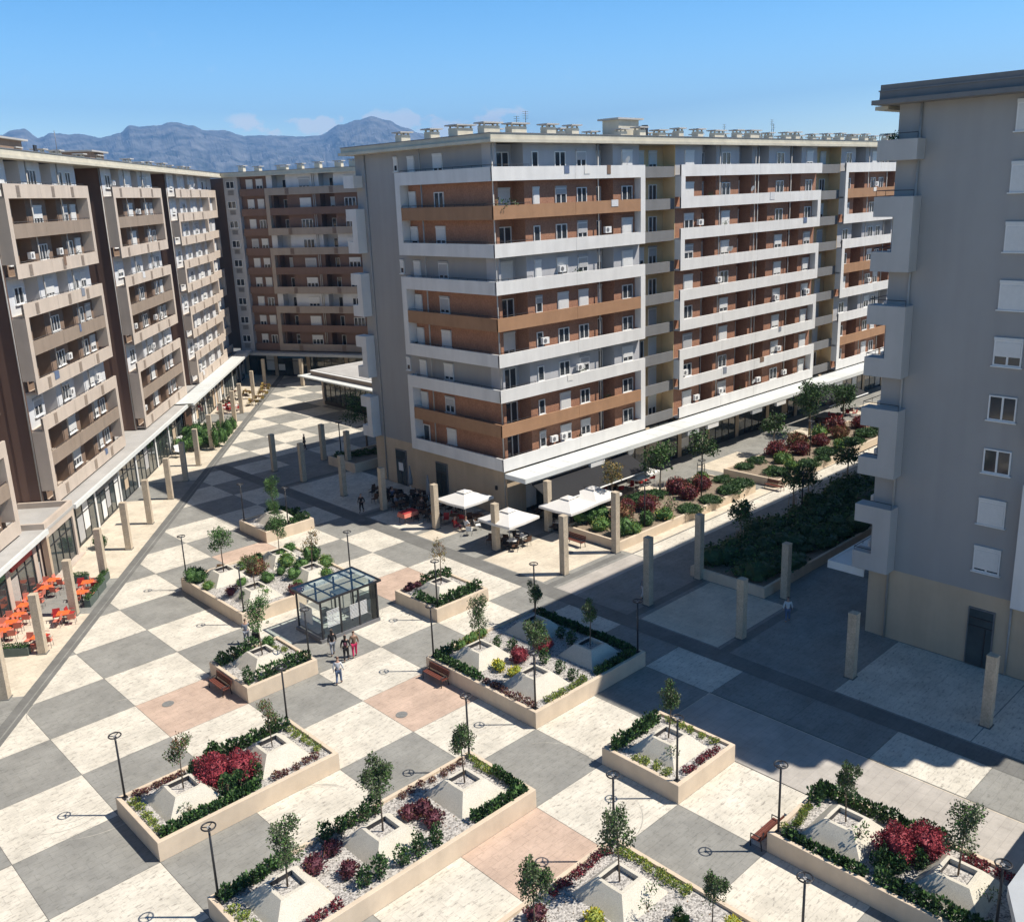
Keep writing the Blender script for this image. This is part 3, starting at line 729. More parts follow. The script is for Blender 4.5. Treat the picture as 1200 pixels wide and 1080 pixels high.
for i in range(5): m.box(15.0+i*1.24-.03 if i else 15.0,15.0+i*1.24+.03,-4.03,-3.981,.2,3.54,'metal_dark')
m.box(15.0,20.0,-4.02,-3.982,2.6,2.68,'metal_dark'); m.box(14.7,20.6,-4.5,-3.9,0,.19,'beige_render'); B.part('shop_window',m)
m=MB(); m.box(57.5,60.6,-4.05,-3.9,.6,3.8,'wicker_brown'); B.part('cafe_panel',m)
shopfront(B,-20,14.4,-3.45,4.04,11,pier='beige_render',every=4.9)
shopfront(B,20.6,98,-3.45,4.04,12,pier='pvc_white',pw=.35,every=6.3)
B.flush()
# ---------------------------------------------------------------- building closing the far end
AZB=R(-62.8)
B=Building('apartment_building','shaded dark brown and beige apartment block closing the far end of the plaza','apartment building',(67,69,0),AZB)
yb=.6
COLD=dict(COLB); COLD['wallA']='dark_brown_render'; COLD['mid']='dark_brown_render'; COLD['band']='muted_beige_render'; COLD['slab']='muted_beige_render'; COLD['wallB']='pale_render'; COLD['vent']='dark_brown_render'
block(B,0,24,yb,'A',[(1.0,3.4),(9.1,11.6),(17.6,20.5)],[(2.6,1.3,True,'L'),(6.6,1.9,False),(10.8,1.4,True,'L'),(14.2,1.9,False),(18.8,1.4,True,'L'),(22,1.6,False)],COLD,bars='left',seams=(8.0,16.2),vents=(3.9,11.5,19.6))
for px in (8.2,8.5,15.9): pipe(B,px,yb+.35)
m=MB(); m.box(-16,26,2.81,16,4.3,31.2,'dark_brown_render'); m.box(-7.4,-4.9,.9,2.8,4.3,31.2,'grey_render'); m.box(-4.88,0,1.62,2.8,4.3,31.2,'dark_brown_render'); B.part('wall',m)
for k in range(9):
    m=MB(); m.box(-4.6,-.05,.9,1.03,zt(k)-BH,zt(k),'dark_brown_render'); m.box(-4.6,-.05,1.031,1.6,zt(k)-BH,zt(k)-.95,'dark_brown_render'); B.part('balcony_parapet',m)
    B.win(-3.2,1.62,zt(k)-.35,1.15,1.6,shut=rnd.choice([1,1,.5,.7])); B.win(-1.4,1.62,zt(k)-.35,1.15,1.6,shut=rnd.choice([1,1,.5,0]))
    B.win(-6.2,.9,zt(k)+.15,1.5,1.1,shut=0)
    m=MB(); 
    for q in range(7): m.box(-6.7,-5.7,.85,.899,zt(k)-.8+q*.1,zt(k)-.75+q*.1,'metal_grey')
    B.part('vent_grille',m)
roof(B,-8.4,26,yb-.1,15,chimrow([-5+3.4*i for i in range(9)],2.4,13)+[(15.2,2.0,1.6,1.2,.8)],.25)
m=MB(); m.box(-9,26,2.8,15,0,4.29,'metal_grey'); B.part('ground_floor_wall',m)
shopfront(B,-8,25,2.6,4.0,21,pier='tan_render',every=6)
m=MB(); m.box(-8,26,-.9,2.5,4.1,4.28,'roof_felt'); m.box(-8,26,-1.1,-.9,3.9,4.32,'canopy_grey'); B.part('canopy',m)
B.flush()
# ---------------------------------------------------------------- glass cafe pavilion
B=Building('glass_pavilion','low glass pavilion with a broad flat cream roof behind the centre building','pavilion',(61,38,0),0)
m=MB(); m.box(-3.3,14,-9,10.0,4.25,4.42,'canopy_white'); m.box(-1.9,14,-9,8.9,4.421,4.95,'taupe_render'); m.box(-1.95,14,-9,8.95,4.951,5.02,'pvc_white'); m.box(-1.5,13.6,-9,8.5,5.021,5.06,'roof_felt'); B.part('roof',m)
m=MB(); m.box(6,9.2,-5,1.5,5.06,6.4,'taupe_render'); m.box(5.8,9.4,-5.2,1.7,6.401,6.5,'roof_felt'); B.part('plant_room',m)
m=MB(); m.box(-.03,.03,-8.5,9.0,.5,4.24,'shop_glass')
for i in range(15): m.box(-.09,-.031,-8.4+i*1.2,-8.32+i*1.2,.5,4.24,'metal_dark')
for z in (1.2,2.7): m.box(-.08,-.032,-8.4,9.0,z,z+.06,'metal_dark')
m.box(-.15,.15,-8.5,9.0,0,.499,'metal_dark'); B.part('glass_wall',m)
m=MB(); m.box(.1,12,8.95,9.01,.5,4.24,'shop_glass'); m.box(.15,12,8.85,9.1,0,.499,'metal_dark')
for i in range(9): m.box(.2+i*1.4,.28+i*1.4,9.02,9.08,.5,4.24,'metal_dark')
B.part('glass_wall',m)
m=MB(); m.box(-.2,.2,8.7,9.12,0,4.24,'beige_render'); m.box(-.2,.2,-9.1,-8.6,0,4.24,'beige_render'); B.part('corner_post',m)
# ---------------------------------------------------------------- corner of the canopy at the lower right
q=thing('entrance_canopy','pale flat canopy slab at the bottom right corner of the view','canopy',(0,0,0))
m=MB(); m.prism([(16,-66),(34,-66),(34,-55.5),(22.2,-55.5),(16,-58.7)],3.92,4.3,'canopy_grey'); m.obj('canopy_slab',q)
m=MB(); m.box(29,34,-66,-60,0,3.91,'tan_render'); m.obj('wall',q)
# ================================================================ planters, plants and furniture
RIM=.95
def leafcloud(mb,c,rad,n,size,mats,rg,fill=.55,up=0,shape=None,elong=1.6):
    c=Vector(c)
    for i in range(n):
        while True:
            p=Vector((rg.uniform(-1,1),rg.uniform(-1,1),rg.uniform(-1,1))); l=p.length
            if .05<l<1: break
        r=fill+(1-fill)*rg.random()**.6
        q=p.normalized()*r*(1+.16*math.sin(5*p.x/l+3*p.z/l+c.x*7)+.10*math.sin(9*p.y/l+c.y*5))
        pos=c+Vector((q.x*rad[0],q.y*rad[1],q.z*rad[2]))
        d=(Vector((p.x/l,p.y/l,p.z/l+up))+Vector((rg.gauss(0,.5),rg.gauss(0,.5),rg.gauss(0,.5)))).normalized()
        a=d.cross(Vector((rg.gauss(0,1),rg.gauss(0,1),rg.gauss(0,1)))).normalized()
        s=size*rg.uniform(.6,1.3)
        L_=d*s*elong; W_=a*s*.55
        mb.face([pos-L_*.5,pos+W_,pos+L_*.5,pos-W_],rg.choice(mats))
def core(mb,c,r,m,rg):
    # dense inner foliage mass so that the bush is not see-through
    nu,nv=9,6; b=len(mb.v); k=mb.mi(m)
    for j in range(nv+1):
        ph=math.pi*j/nv
        for i in range(nu):
            a=2*math.pi*i/nu; q=1+rg.uniform(-.14,.14); mb.v.append((c[0]+r[0]*math.sin(ph)*math.cos(a)*q,c[1]+r[1]*math.sin(ph)*math.sin(a)*q,c[2]+r[2]*math.cos(ph)*q))
    for j in range(nv):
        for i in range(nu): mb.f.append((b+j*nu+i,b+(j+1)*nu+i,b+(j+1)*nu+(i+1)%nu,b+j*nu+(i+1)%nu)); mb.m.append(k); mb.sm.append(False)
def shrub_mesh(name,seed,rx,rz,n,size,mats,up=.3,lobes=3,base=.0):
    rg=random.Random(seed); mb=MB()
    for i in range(lobes):
        a=rg.uniform(0,6.28); o=rx*.38 if lobes>1 else 0; s=rg.uniform(.66,.9) if lobes>1 else 1
        h=rz*rg.uniform(.75,1.05)
        leafcloud(mb,(math.cos(a)*o,math.sin(a)*o,base+h*.52),(rx*s,rx*s,h*.55),n//lobes,size,mats,rg,up=up)
        if rx>.4 and name not in('sparse_shrub','spiky_plant'): core(mb,(math.cos(a)*o,math.sin(a)*o,base+h*.5),(rx*s*.74,rx*s*.74,h*.42),mats[-1],rg)
    for i in range(5):
        a=rg.uniform(0,6.28); mb.tube([(0,0,-.05),(math.cos(a)*rx*.3,math.sin(a)*rx*.3,rz*.5)],[.025,.012],'bark',4)
    return mb.mesh(name)
SH={}
def kindmesh(kind):
    D=dict(
     green=('green_shrub',.37,.95,420,.075,['leaf_dark','leaf_dark','leaf_green'],.6,3),
     biggreen=('green_shrub',.85,1.35,1500,.085,['leaf_dark','leaf_dark','leaf_green'],.4,4),
     bright=('green_shrub',.8,1.1,1500,.08,['leaf_green','leaf_lime','leaf_green'],.3,4),
     red=('red_shrub',.95,1.65,3000,.07,['leaf_red','leaf_red','leaf_purple','leaf_red'],.25,1),
     smallred=('red_shrub',.24,.34,150,.06,['leaf_red','leaf_purple'],.6,1),
     purple=('purple_shrub',.46,.62,380,.075,['leaf_purple','leaf_purple','leaf_brown','leaf_purple','leaf_purple'],.7,1),
     smallpurple=('purple_shrub',.26,.34,150,.06,['leaf_brown','leaf_purple'],.6,1),
     lime=('lime_shrub',.34,.42,260,.06,['leaf_lime','leaf_green','leaf_lime'],.5,2),
     yellow=('yellow_flowering_shrub',.42,.58,380,.06,['leaf_yellow','leaf_yellow','leaf_lime'],.4,2),
     brown=('red_leaved_shrub',1.0,1.4,2200,.085,['leaf_brown','leaf_brown','leaf_red','leaf_green','leaf_brown'],.3,1),
     photinia=('red_leaved_shrub',1.0,1.4,2200,.085,['leaf_red','leaf_brown','leaf_red','leaf_brown','leaf_purple'],.3,1),
     dome=('clipped_shrub',1.2,.9,2600,.075,['leaf_dark','leaf_green','leaf_dark'],.2,1),
     gold=('yellow_green_shrub',.6,.9,500,.08,['leaf_gold','leaf_lime','leaf_green'],.4,3),
     grass=('spiky_plant',.35,.5,90,.2,['leaf_lime','leaf_olive'],1.2,1),
     climber=('sparse_shrub',.42,.6,90,.06,['leaf_olive','leaf_green'],.2,2),
     conifer=('conifer_shrub',.6,2.1,900,.08,['leaf_dark','leaf_dark','leaf_green'],.8,2))
    return D[kind]
NV={'green':3,'lime':2,'purple':2,'smallred':2,'smallpurple':2,'red':2}
srg=random.Random(77)
def shrub(kind,x,y,label,group=None,z=RIM-.12,s=1.0,cat='shrub'):
    v=srg.randrange(NV.get(kind,2))
    if (kind,v) not in SH:
        nm,rx,rz,n,sz,ms,up,lb=kindmesh(kind); SH[(kind,v)]=shrub_mesh(nm,hash(kind)%997*0+len(SH)*13+5,rx,rz,n,sz,ms,up,lb)
    o=mkobj(kindmesh(kind)[0],SH[(kind,v)],None,(x,y,z),srg.uniform(0,6.28)); k=s*srg.uniform(.88,1.14); o.scale=(k,k,k*srg.uniform(.9,1.12))
    return tag(o,label,cat,group)
def row(kind,x0,y0,x1,y1,n,label,group,s=1.0,jit=.09,z=RIM-.12):
    for i in range(n):
        t=(i+.5)/n; shrub(kind,x0+(x1-x0)*t+srg.uniform(-jit,jit),y0+(y1-y0)*t+srg.uniform(-jit,jit),label,group,s=s*(.74 if kind=='lime' else .86),z=z)
def hedge(x0,y0,x1,y1,w,h,label,mats=('leaf_dark','leaf_dark','leaf_green'),z=RIM-.12,dens=150,size=.095):
    rg=random.Random(int(abs(x0*31+y0*17+x1*7)*10)); mb=MB(); L_=math.hypot(x1-x0,y1-y0); n=max(2,int(L_/(w*.62)))
    for i in range(n+1):
        t=i/n; ww=w*rg.uniform(.42,.60); hh=h*rg.uniform(.42,.60)
        leafcloud(mb,((x1-x0)*t+rg.uniform(-.06,.06)*w,(y1-y0)*t+rg.uniform(-.06,.06)*w,hh*.85),(ww,ww,hh),int(dens*(w/.6)**1.3),size,list(mats),rg,up=.7,elong=2.0)
    o=mb.obj('hedge',None,(x0,y0,z)); return tag(o,label,'hedge')
# ---- tree prototypes
def tree_proto(seed,crown=(.78,.78,1.05),h=3.3,n=1500,mats=('leaf_olive','leaf_olive','leaf_green'),name='young_tree',size=.066,bark='bark',trunk=.045,stakes=False):
    rg=random.Random(seed); e=thing(name,'young tree','tree',(0,0,-60))
    cz=h-crown[2]
    t=MB(); bend=Vector((rg.uniform(-.08,.08),rg.uniform(-.08,.08),0))
    t.tube([(0,0,-.1),(bend.x*.4,bend.y*.4,cz*.4),(bend.x,bend.y,cz*.85),(bend.x,bend.y,cz+crown[2]*.3)],[trunk,trunk*.8,trunk*.65,trunk*.35],bark,7)
    lob=[]
    for i in range(7):
        a=i*2.4+rg.uniform(-.4,.4); r=crown[0]*rg.uniform(.35,.75); zz=cz+crown[2]*rg.uniform(-.55,.75)
        p=Vector((math.cos(a)*r,math.sin(a)*r,zz)); lob.append(p)
        t.tube([(bend.x,bend.y,cz*.8+.12*i*.3),(p.x*.5,p.y*.5,(cz+zz)/2),p],[trunk*.45,trunk*.3,trunk*.12],bark,5)
    t.obj('trunk',e)
    c=MB()
    for p in lob:
        k=rg.uniform(.36,.60); leafcloud(c,p,(crown[0]*k,crown[1]*k,crown[2]*k*.9),n//8,size*rg.uniform(.8,1.1),list(mats),rg,fill=.2)
    for i in range(9):   # stray twigs
        a=rg.uniform(0,6.28); r=crown[0]*rg.uniform(.6,.95); zz=cz+crown[2]*rg.uniform(-.6,.72); leafcloud(c,(math.cos(a)*r*.8,math.sin(a)*r*.8,zz),(.13,.13,.18),14,size,list(mats),rg,fill=.1)
    leafcloud(c,(bend.x,bend.y,cz+.1),(crown[0]*.62,crown[1]*.62,crown[2]*.85),n*2//9,size,list(mats),rg,fill=.3)
    c.obj('crown',e)
    if stakes:
        s=MB()
        for a in (0,2.1,4.2): s.tube([(math.cos(a)*.45,math.sin(a)*.45,-.1),(math.cos(a)*.38,math.sin(a)*.38,1.5)],.03,'bark_pale',5)
        s.tube([(.38,0,1.3),(-.19,.33,1.3),(-.19,-.33,1.3),(.38,0,1.3)],.02,'bark_pale',4)
        s.obj('stake',e)
    return Proto(e)
TP=[tree_proto(1,n=2000),tree_proto(2,(.66,.66,.90),3.1,2200),tree_proto(3,(.85,.80,1.1),3.5,2800),tree_proto(4,(.72,.72,.85),3.0,1000,('leaf_olive','leaf_brown','leaf_green')),
    tree_proto(5,(.9,.9,1.0),3.3,1900,('leaf_green','leaf_green','leaf_dark')),tree_proto(6,(.7,.7,.9),3.2,330,('leaf_gold','leaf_brown','leaf_olive'),size=.07)]
trg=random.Random(9)
def tree(k,x,y,z,label,s=1.0): 
    o=TP[k].put((x,y,z-.12),trg.uniform(0,6.28),label,'young trees in the plaza planters',(s*trg.uniform(.80,1.0),s*trg.uniform(.80,1.0),s*trg.uniform(.86,1.0)))
    o.rotation_euler[0]=trg.uniform(-.045,.045); o.rotation_euler[1]=trg.uniform(-.045,.045); return o
# ---- planter boxes
PLN=[0]
def planter(x0,x1,y0,y1,label,soil='gravel',h=RIM,joints=True):
    e=thing('planter',label,'planter',((x0+x1)/2,(y0+y1)/2,0)); cx,cy=(x0+x1)/2,(y0+y1)/2
    X0,X1,Y0,Y1=x0-cx,x1-cx,y0-cy,y1-cy; t=.20
    m=MB()
    # tapered outer walls
    ko=[(X0,Y0),(X1,Y0),(X1,Y1),(X0,Y1)]; ki=[(X0+t,Y0+t),(X1-t,Y0+t),(X1-t,Y1-t),(X0+t,Y1-t)]
    for i in range(4):
        a,b=ko[i],ko[(i+1)%4]; c,d=ki[i],ki[(i+1)%4]
        m.face([(*a,0),(*b,0),(*b,h-.02),(*a,h-.02)],'planter_render')
        a2=(a[0]+.015*(1 if a[0]<0 else -1),a[1]+.015*(1 if a[1]<0 else -1)); b2=(b[0]+.015*(1 if b[0]<0 else -1),b[1]+.015*(1 if b[1]<0 else -1))
        m.face([(*a,h-.02),(*b,h-.02),(*b2,h),(*a2,h)],'planter_render')
        m.face([(*a2,h),(*b2,h),(*d,h),(*c,h)],'planter_render')
        m.face([(*c,h),(*d,h),(*d,h-.3),(*c,h-.3)],'planter_render')
    m.obj('wall',e)
    g=MB(); g.face([(X0+t,Y0+t,h-.13),(X1-t,Y0+t,h-.13),(X1-t,Y1-t,h-.13),(X0+t,Y1-t,h-.13)],soil); g.obj('gravel_bed' if soil=='gravel' else 'soil_bed',e)
    return e
def pyramid_proto():
    e=thing('pyramid_tree_box','stone box','tree box',(0,0,-60)); m=MB(); B0,T0,H,IN=1.36,.66,.74,.52
    k=[(-1,-1),(1,-1),(1,1),(-1,1)]
    for i in range(4):
        a,b=k[i],k[(i+1)%4]
        # each side folds along a seam, like the cut stone
        mid0=((a[0]+b[0])/2*B0,(a[1]+b[1])/2*B0); mid1=((a[0]+b[0])/2*T0*1.03,(a[1]+b[1])/2*T0*1.03)
        m.face([(a[0]*B0,a[1]*B0,0),(*mid0,0),(*mid1,H),(a[0]*T0,a[1]*T0,H)],'pyramid_stone')
        m.face([(*mid0,0),(b[0]*B0,b[1]*B0,0),(b[0]*T0,b[1]*T0,H),(*mid1,H)],'pyramid_stone')
        m.face([(a[0]*T0,a[1]*T0,H),(*mid1,H),(b[0]*T0,b[1]*T0,H),(b[0]*IN,b[1]*IN,H),(a[0]*IN,a[1]*IN,H)],'pyramid_stone')
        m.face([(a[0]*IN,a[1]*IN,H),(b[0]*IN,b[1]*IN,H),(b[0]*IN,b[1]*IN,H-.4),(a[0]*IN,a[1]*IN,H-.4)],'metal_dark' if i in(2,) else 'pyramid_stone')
    m.obj('stone_sides',e)
    g=MB(); g.face([(-IN,-IN,H-.22),(IN,-IN,H-.22),(IN,IN,H-.22),(-IN,IN,H-.22)],'gravel'); g.obj('gravel_bed',e)
    return Proto(e)
PYR=pyramid_proto()
def pyr(a,b,label): PYR.put((a*C,b*C,RIM-.135),0,label,'stone tree boxes in the planters')
def lamp_proto():
    e=thing('street_lamp','lamp','lamp',(0,0,-60)); m=MB()
    m.tube([(0,0,0),(0,0,3.2)],[.055,.045],'metal_dark',8); m.box(-.12,.12,-.12,.12,0,.03,'metal_dark'); m.obj('pole',e)
    r=MB(); R0=.27; pts=[(math.cos(2*math.pi*i/24)*R0,math.sin(2*math.pi*i/24)*R0,3.24) for i in range(25)]; r.tube(pts,.032,'metal_dark',6,cap=False)
    r.tube([(0,0,3.2),(.0,-R0,3.24)],.03,'metal_dark',5); r.tube([(0,0,3.2),(R0*.8,R0*.55,3.24)],.022,'metal_dark',5); r.tube([(0,0,3.2),(-R0*.8,R0*.55,3.24)],.022,'metal_dark',5); r.obj('ring_head',e)
    l=MB(); l.tube([(0,0,3.17),(0,0,3.22)],.07,'shutter_grey',12); l.obj('lamp_glass',e)
    return Proto(e)
LAMP=lamp_proto()
def lamp(x,y,z,label,s=1): LAMP.put((x,y,z),0,label,'ring headed lamps in the plaza',s)
P1n='two-tree planter at the lower left'; P2n='long three-tree planter at the bottom left'
# P1
planter(C,3*C,-6*C,-5*C,'long low planter with two stone tree boxes and a red shrub, lower left')
pyr(1.5,-5.5,'stone tree box at the left end of the two-tree planter'); pyr(2.5,-5.5,'stone tree box at the right end of the two-tree planter')
tree(3,1.5*C,-5.5*C,1.6,'young tree at the left end of the two-tree planter',.95); tree(3,2.5*C,-5.5*C,1.6,'thin young tree at the right end of the two-tree planter',.85)
lamp(1.07*C,-5.07*C,RIM,'ring lamp on the left corner of the two-tree planter'); lamp(2.93*C,-5.07*C,RIM,'ring lamp on the far right corner of the two-tree planter')
row('lime',1.1*C,-5.13*C,1.1*C,-5.85*C,5,'lime green shrub in the row along the left rim of the two-tree planter','lime shrubs, two-tree planter left rim')
row('smallpurple',1.15*C,-5.1*C,1.68*C,-5.1*C,6,'small purple shrub along the back rim of the two-tree planter','small purple shrubs, two-tree planter')
hedge(1.95*C,-5.1*C,2.85*C,-5.1*C,.62,.75,'dark hedge on the back rim of the two-tree planter')
hedge(1.12*C,-5.9*C,2.1*C,-5.88*C,.55,.5,'low dark hedge on the front rim of the two-tree planter')
row('smallpurple',2.25*C,-5.88*C,2.85*C,-5.88*C,5,'small purple shrub near the front right end of the two-tree planter','small purple shrubs, front of the two-tree planter',1.15)
row('lime',2.9*C,-5.15*C,2.9*C,-5.8*C,5,'lime green shrub along the right rim of the two-tree planter','lime shrubs, two-tree planter right rim')
shrub('red',1.84*C,-5.47*C,'big crimson shrub, left one of the pair between the two tree boxes',s=.92); shrub('red',2.07*C,-5.62*C,'big crimson shrub, right one of the pair between the two tree boxes',s=.85)
for i,(a,b) in enumerate([(1.74,-5.2),(1.70,-5.34),(1.82,-5.78),(1.95,-5.8),(2.16,-5.74),(2.0,-5.15)]): shrub('green',a*C,b*C,'dark green shrub beside the crimson pair in the two-tree planter','dark shrubs round the crimson pair')
shrub('climber',1.42*C,-5.78*C,'sparse grey green shrub before the left tree box of the two-tree planter',z=RIM)
# P2
planter(C,4*C,-8*C,-7*C,'long planter with three stone tree boxes and purple shrubs, bottom left')
for i,(a,n) in enumerate([(1.5,'left'),(2.5,'middle'),(3.5,'right')]):
    pyr(a,-7.5,'stone tree box, %s one of three in the long planter'%n); tree([0,2,1][i],a*C,-7.5*C,1.6,'young tree, %s one of three in the long planter'%n,[1,1.0,1.0][i])
lamp(1.07*C,-7.07*C,RIM,'ring lamp on the left corner of the three-tree planter'); lamp(3.93*C,-7.07*C,RIM,'ring lamp on the far corner of the three-tree planter')
hedge(1.12*C,-7.1*C,1.72*C,-7.08*C,.6,.65,'dark hedge at the back left of the three-tree planter')
row('lime',1.1*C,-7.25*C,1.12*C,-7.75*C,4,'lime green shrub along the left rim of the three-tree planter','lime shrubs, three-tree planter')
for a,b in [(2.13,-7.07),(2.28,-7.1),(2.41,-7.1),(2.54,-7.11),(2.68,-7.12)]: shrub('green',a*C,b*C,'dark green shrub in the back row of the three-tree planter','dark green shrubs, three-tree planter back row')
for a,b in [(2.05,-7.87),(2.22,-7.85),(2.44,-7.86),(2.62,-7.87),(2.84,-7.89)]: shrub('green',a*C,b*C,'dark green shrub in the front row of the three-tree planter','dark green shrubs, three-tree planter front row')
for a,b in [(1.84,-7.37),(2.08,-7.28),(2.02,-7.64)]: shrub('purple',a*C,b*C,'purple shrub on gravel between the left and middle tree boxes','purple shrubs, left gap of the three-tree planter',s=.98)
for a,b in [(2.88,-7.4),(3.0,-7.45),(2.98,-7.64)]: shrub('purple',a*C,b*C,'purple shrub on gravel between the middle and right tree boxes','purple shrubs, right gap of the three-tree planter',s=.98)
row('smallred',1.42*C,-7.88*C,1.78*C,-7.9*C,3,'small red shrub near the front rim of the three-tree planter','small red shrubs, three-tree planter',1.2)
row('smallpurple',2.95*C,-7.1*C,3.85*C,-7.1*C,7,'small purple shrub on the far rim of the three-tree planter','small purple shrubs, far rim of the three-tree planter')
row('lime',3.9*C,-7.12*C,3.9*C,-7.5*C,4,'lime shrub on the right rim of the three-tree planter','lime shrubs, right rim of the three-tree planter')
hedge(3.93*C,-7.5*C,3.9*C,-7.92*C,.45,.5,'spiky dark hedge at the right corner of the three-tree planter'); hedge(3.28*C,-7.9*C,3.85*C,-7.9*C,.5,.55,'spiky dark hedge on the front rim beside the right tree box')
# P3
planter(2*C,4*C,-11*C,-9*C,'square planter cut off by the bottom edge, yellow shrubs on gravel')
for a,b,n,k in [(3.5,-9.5,'nearest the far corner',0),(2.5,-9.5,'at the left',2)]:
    pyr(a,b,'stone tree box %s of the bottom square planter'%n); tree(k,a*C,b*C,1.6,'young tree %s of the bottom square planter'%n,1.05)
tree(2,3.72*C,-10.28*C,.85,'leafy young tree by the right rim of the bottom square planter',.78)
pyr(2.5,-10.5,'stone tree box below the frame in the bottom square planter'); pyr(3.5,-10.62,'stone tree box nearest the viewer in the bottom square planter')
lamp(3.93*C,-9.07*C,RIM,'ring lamp on the far corner of the bottom square planter')
row('smallred',3.05*C,-9.1*C,3.88*C,-9.1*C,9,'small red shrub on the left rim of the bottom square planter','small red shrubs, bottom square planter',1.1)
row('lime',3.9*C,-9.15*C,3.9*C,-9.95*C,8,'lime shrub in the row on the right rim of the bottom square planter','lime shrubs, bottom square planter',1.05)
shrub('yellow',3.1*C,-9.62*C,'round yellow shrub, right one of two before the left-hand tree',s=1.1); shrub('yellow',2.93*C,-9.72*C,'round yellow shrub, left one of two before the left-hand tree',s=1.15)
shrub('purple',2.8*C,-9.2*C,'dark purple shrub at the foot of the tree at the bottom edge'); shrub('grass',3.52*C,-10.12*C,'pale spiky grass tuft on gravel at the bottom edge'); shrub('yellow',3.8*C,-10.45*C,'yellow shrub under the leafy tree at the bottom edge',s=.9); shrub('green',3.62*C,-10.02*C,'small dark shrub beside the spiky grass tuft',s=.6)
shrub('climber',3.42*C,-9.86*C,'trailing shrub spilling from the far tree box at the bottom',z=1.35,s=.9); shrub('climber',3.6*C,-9.75*C,'second trailing shrub on the far tree box at the bottom',z=1.3,s=.8)
# P4
planter(5*C,6*C,-12*C,-10*C,'planter with crimson shrubs and two stone tree boxes, lower right')
pyr(5.5,-10.5,'stone tree box at the far end of the lower right planter'); pyr(5.5,-11.5,'stone tree box at the near end of the lower right planter')
tree(1,5.5*C,-10.5*C,1.6,'round young tree at the far end of the lower right planter',.98); tree(0,5.5*C,-11.5*C,1.6,'young tree at the near end of the lower right planter',1.02)
lamp(5.07*C,-10.07*C,RIM,'ring lamp on the left corner of the lower right planter'); lamp(5.08*C,-11.95*C,RIM,'ring lamp on the near corner of the lower right planter')
lamp(3.93*C,-10.95*C,RIM,'ring lamp rising from the bottom edge, right of the leafy tree')
hedge(5.1*C,-10.15*C,5.1*C,-10.85*C,.5,.45,'low dark hedge on the left rim of the lower right planter'); hedge(5.12*C,-11.05*C,5.12*C,-11.9*C,.8,.7,'thick dark hedge on the near left rim of the lower right planter')
row('lime',5.15*C,-10.1*C,5.62*C,-10.1*C,6,'lime shrub on the far rim of the lower right planter','lime shrubs, lower right planter'); hedge(5.72*C,-10.08*C,5.9*C,-10.1*C,.7,.85,'spiky dark shrub clump at the far corner of the lower right planter'); hedge(5.9*C,-10.15*C,5.9*C,-10.95*C,.55,.8,'spiky dark hedge on the right rim of the lower right planter')
shrub('red',5.48*C,-10.98*C,'big crimson shrub, left one of the pair in the lower right planter',s=.88); shrub('red',5.72*C,-11.14*C,'big crimson shrub, right one of the pair in the lower right planter',s=.8)
for a,b in [(5.3,-10.92),(5.36,-11.08),(5.5,-11.15),(5.9,-11.06),(5.86,-11.2),(5.25,-11.0)]: shrub('green',a*C,b*C,'dark green shrub beside the crimson pair in the lower right planter','dark shrubs, lower right planter',s=.95)
row('smallred',5.87*C,-11.38*C,5.87*C,-11.9*C,4,'small red shrub on the right rim of the lower right planter','small red shrubs, lower right planter',1.3)
shrub('climber',5.38*C,-10.68*C,'trailing shrub on the far stone tree box, lower right',z=1.4); shrub('climber',5.42*C,-11.78*C,'trailing shrub on the near stone tree box, lower right',z=1.2)
# P5
planter(5*C,6*C,-9*C,-8*C,'small square planter with one tree, just in front of the big shadow')
pyr(5.5,-8.5,'stone tree box in the small square planter by the shadow edge'); tree(1,5.5*C,-8.5*C,1.6,'young tree with bare lower trunk in the small square planter',.95)
lamp(5.07*C,-8.93*C,RIM,'ring lamp on the near corner of the small square planter')
hedge(5.08*C,-8.12*C,5.8*C,-8.1*C,.55,.85,'spiky dark hedge on the left rim of the small square planter')
row('lime',5.12*C,-8.3*C,5.12*C,-8.86*C,4,'lime shrub on the near left rim of the small square planter','lime shrubs, small square planter left rim',1.1); row('lime',5.9*C,-8.12*C,5.9*C,-8.85*C,5,'lime shrub on the far right rim of the small square planter','lime shrubs, small square planter right rim')
row('smallred',5.2*C,-8.9*C,5.85*C,-8.9*C,6,'small red shrub on the near right rim of the small square planter','small red shrubs, small square planter',1.1); shrub('climber',5.33*C,-8.68*C,'thin trailing shrub on the tree box in the small square planter',z=1.2)
# P6
planter(5*C,7*C,-7*C,-5*C,'big square planter with four stone tree boxes, half in shadow')
for a,b,n,k,s in [(5.5,-5.5,'left',0,1.0),(6.5,-5.5,'far',1,.9),(5.5,-6.5,'near',2,1.05),(6.5,-6.5,'right, shaded',1,.9)]:
    pyr(a,b,'stone tree box, %s one of four in the big square planter'%n); tree(k,a*C,b*C,1.6,'young tree, %s one of four in the big square planter'%n,s)
for a,b,n in [(5.07,-6.93,'near'),(6.93,-6.93,'right'),(5.07,-5.07,'left'),(6.93,-5.07,'far')]: lamp(a*C,b*C,RIM,'ring lamp on the %s corner of the big square planter'%n)
hedge(5.1*C,-5.12*C,5.1*C,-5.9*C,.55,.55,'low dark hedge on the left rim of the big square planter'); row('smallpurple',5.1*C,-6.0*C,5.1*C,-6.9*C,8,'small purple shrub on the near left rim of the big square planter','small purple shrubs, big square planter',1.25)
row('gold',5.45*C,-5.1*C,5.95*C,-5.1*C,4,'yellow green shrub on the far left rim of the big square planter','yellow green shrubs, big square planter',.7); hedge(5.2*C,-5.1*C,5.4*C,-5.1*C,.5,.6,'dark clump at the left corner of the big square planter')
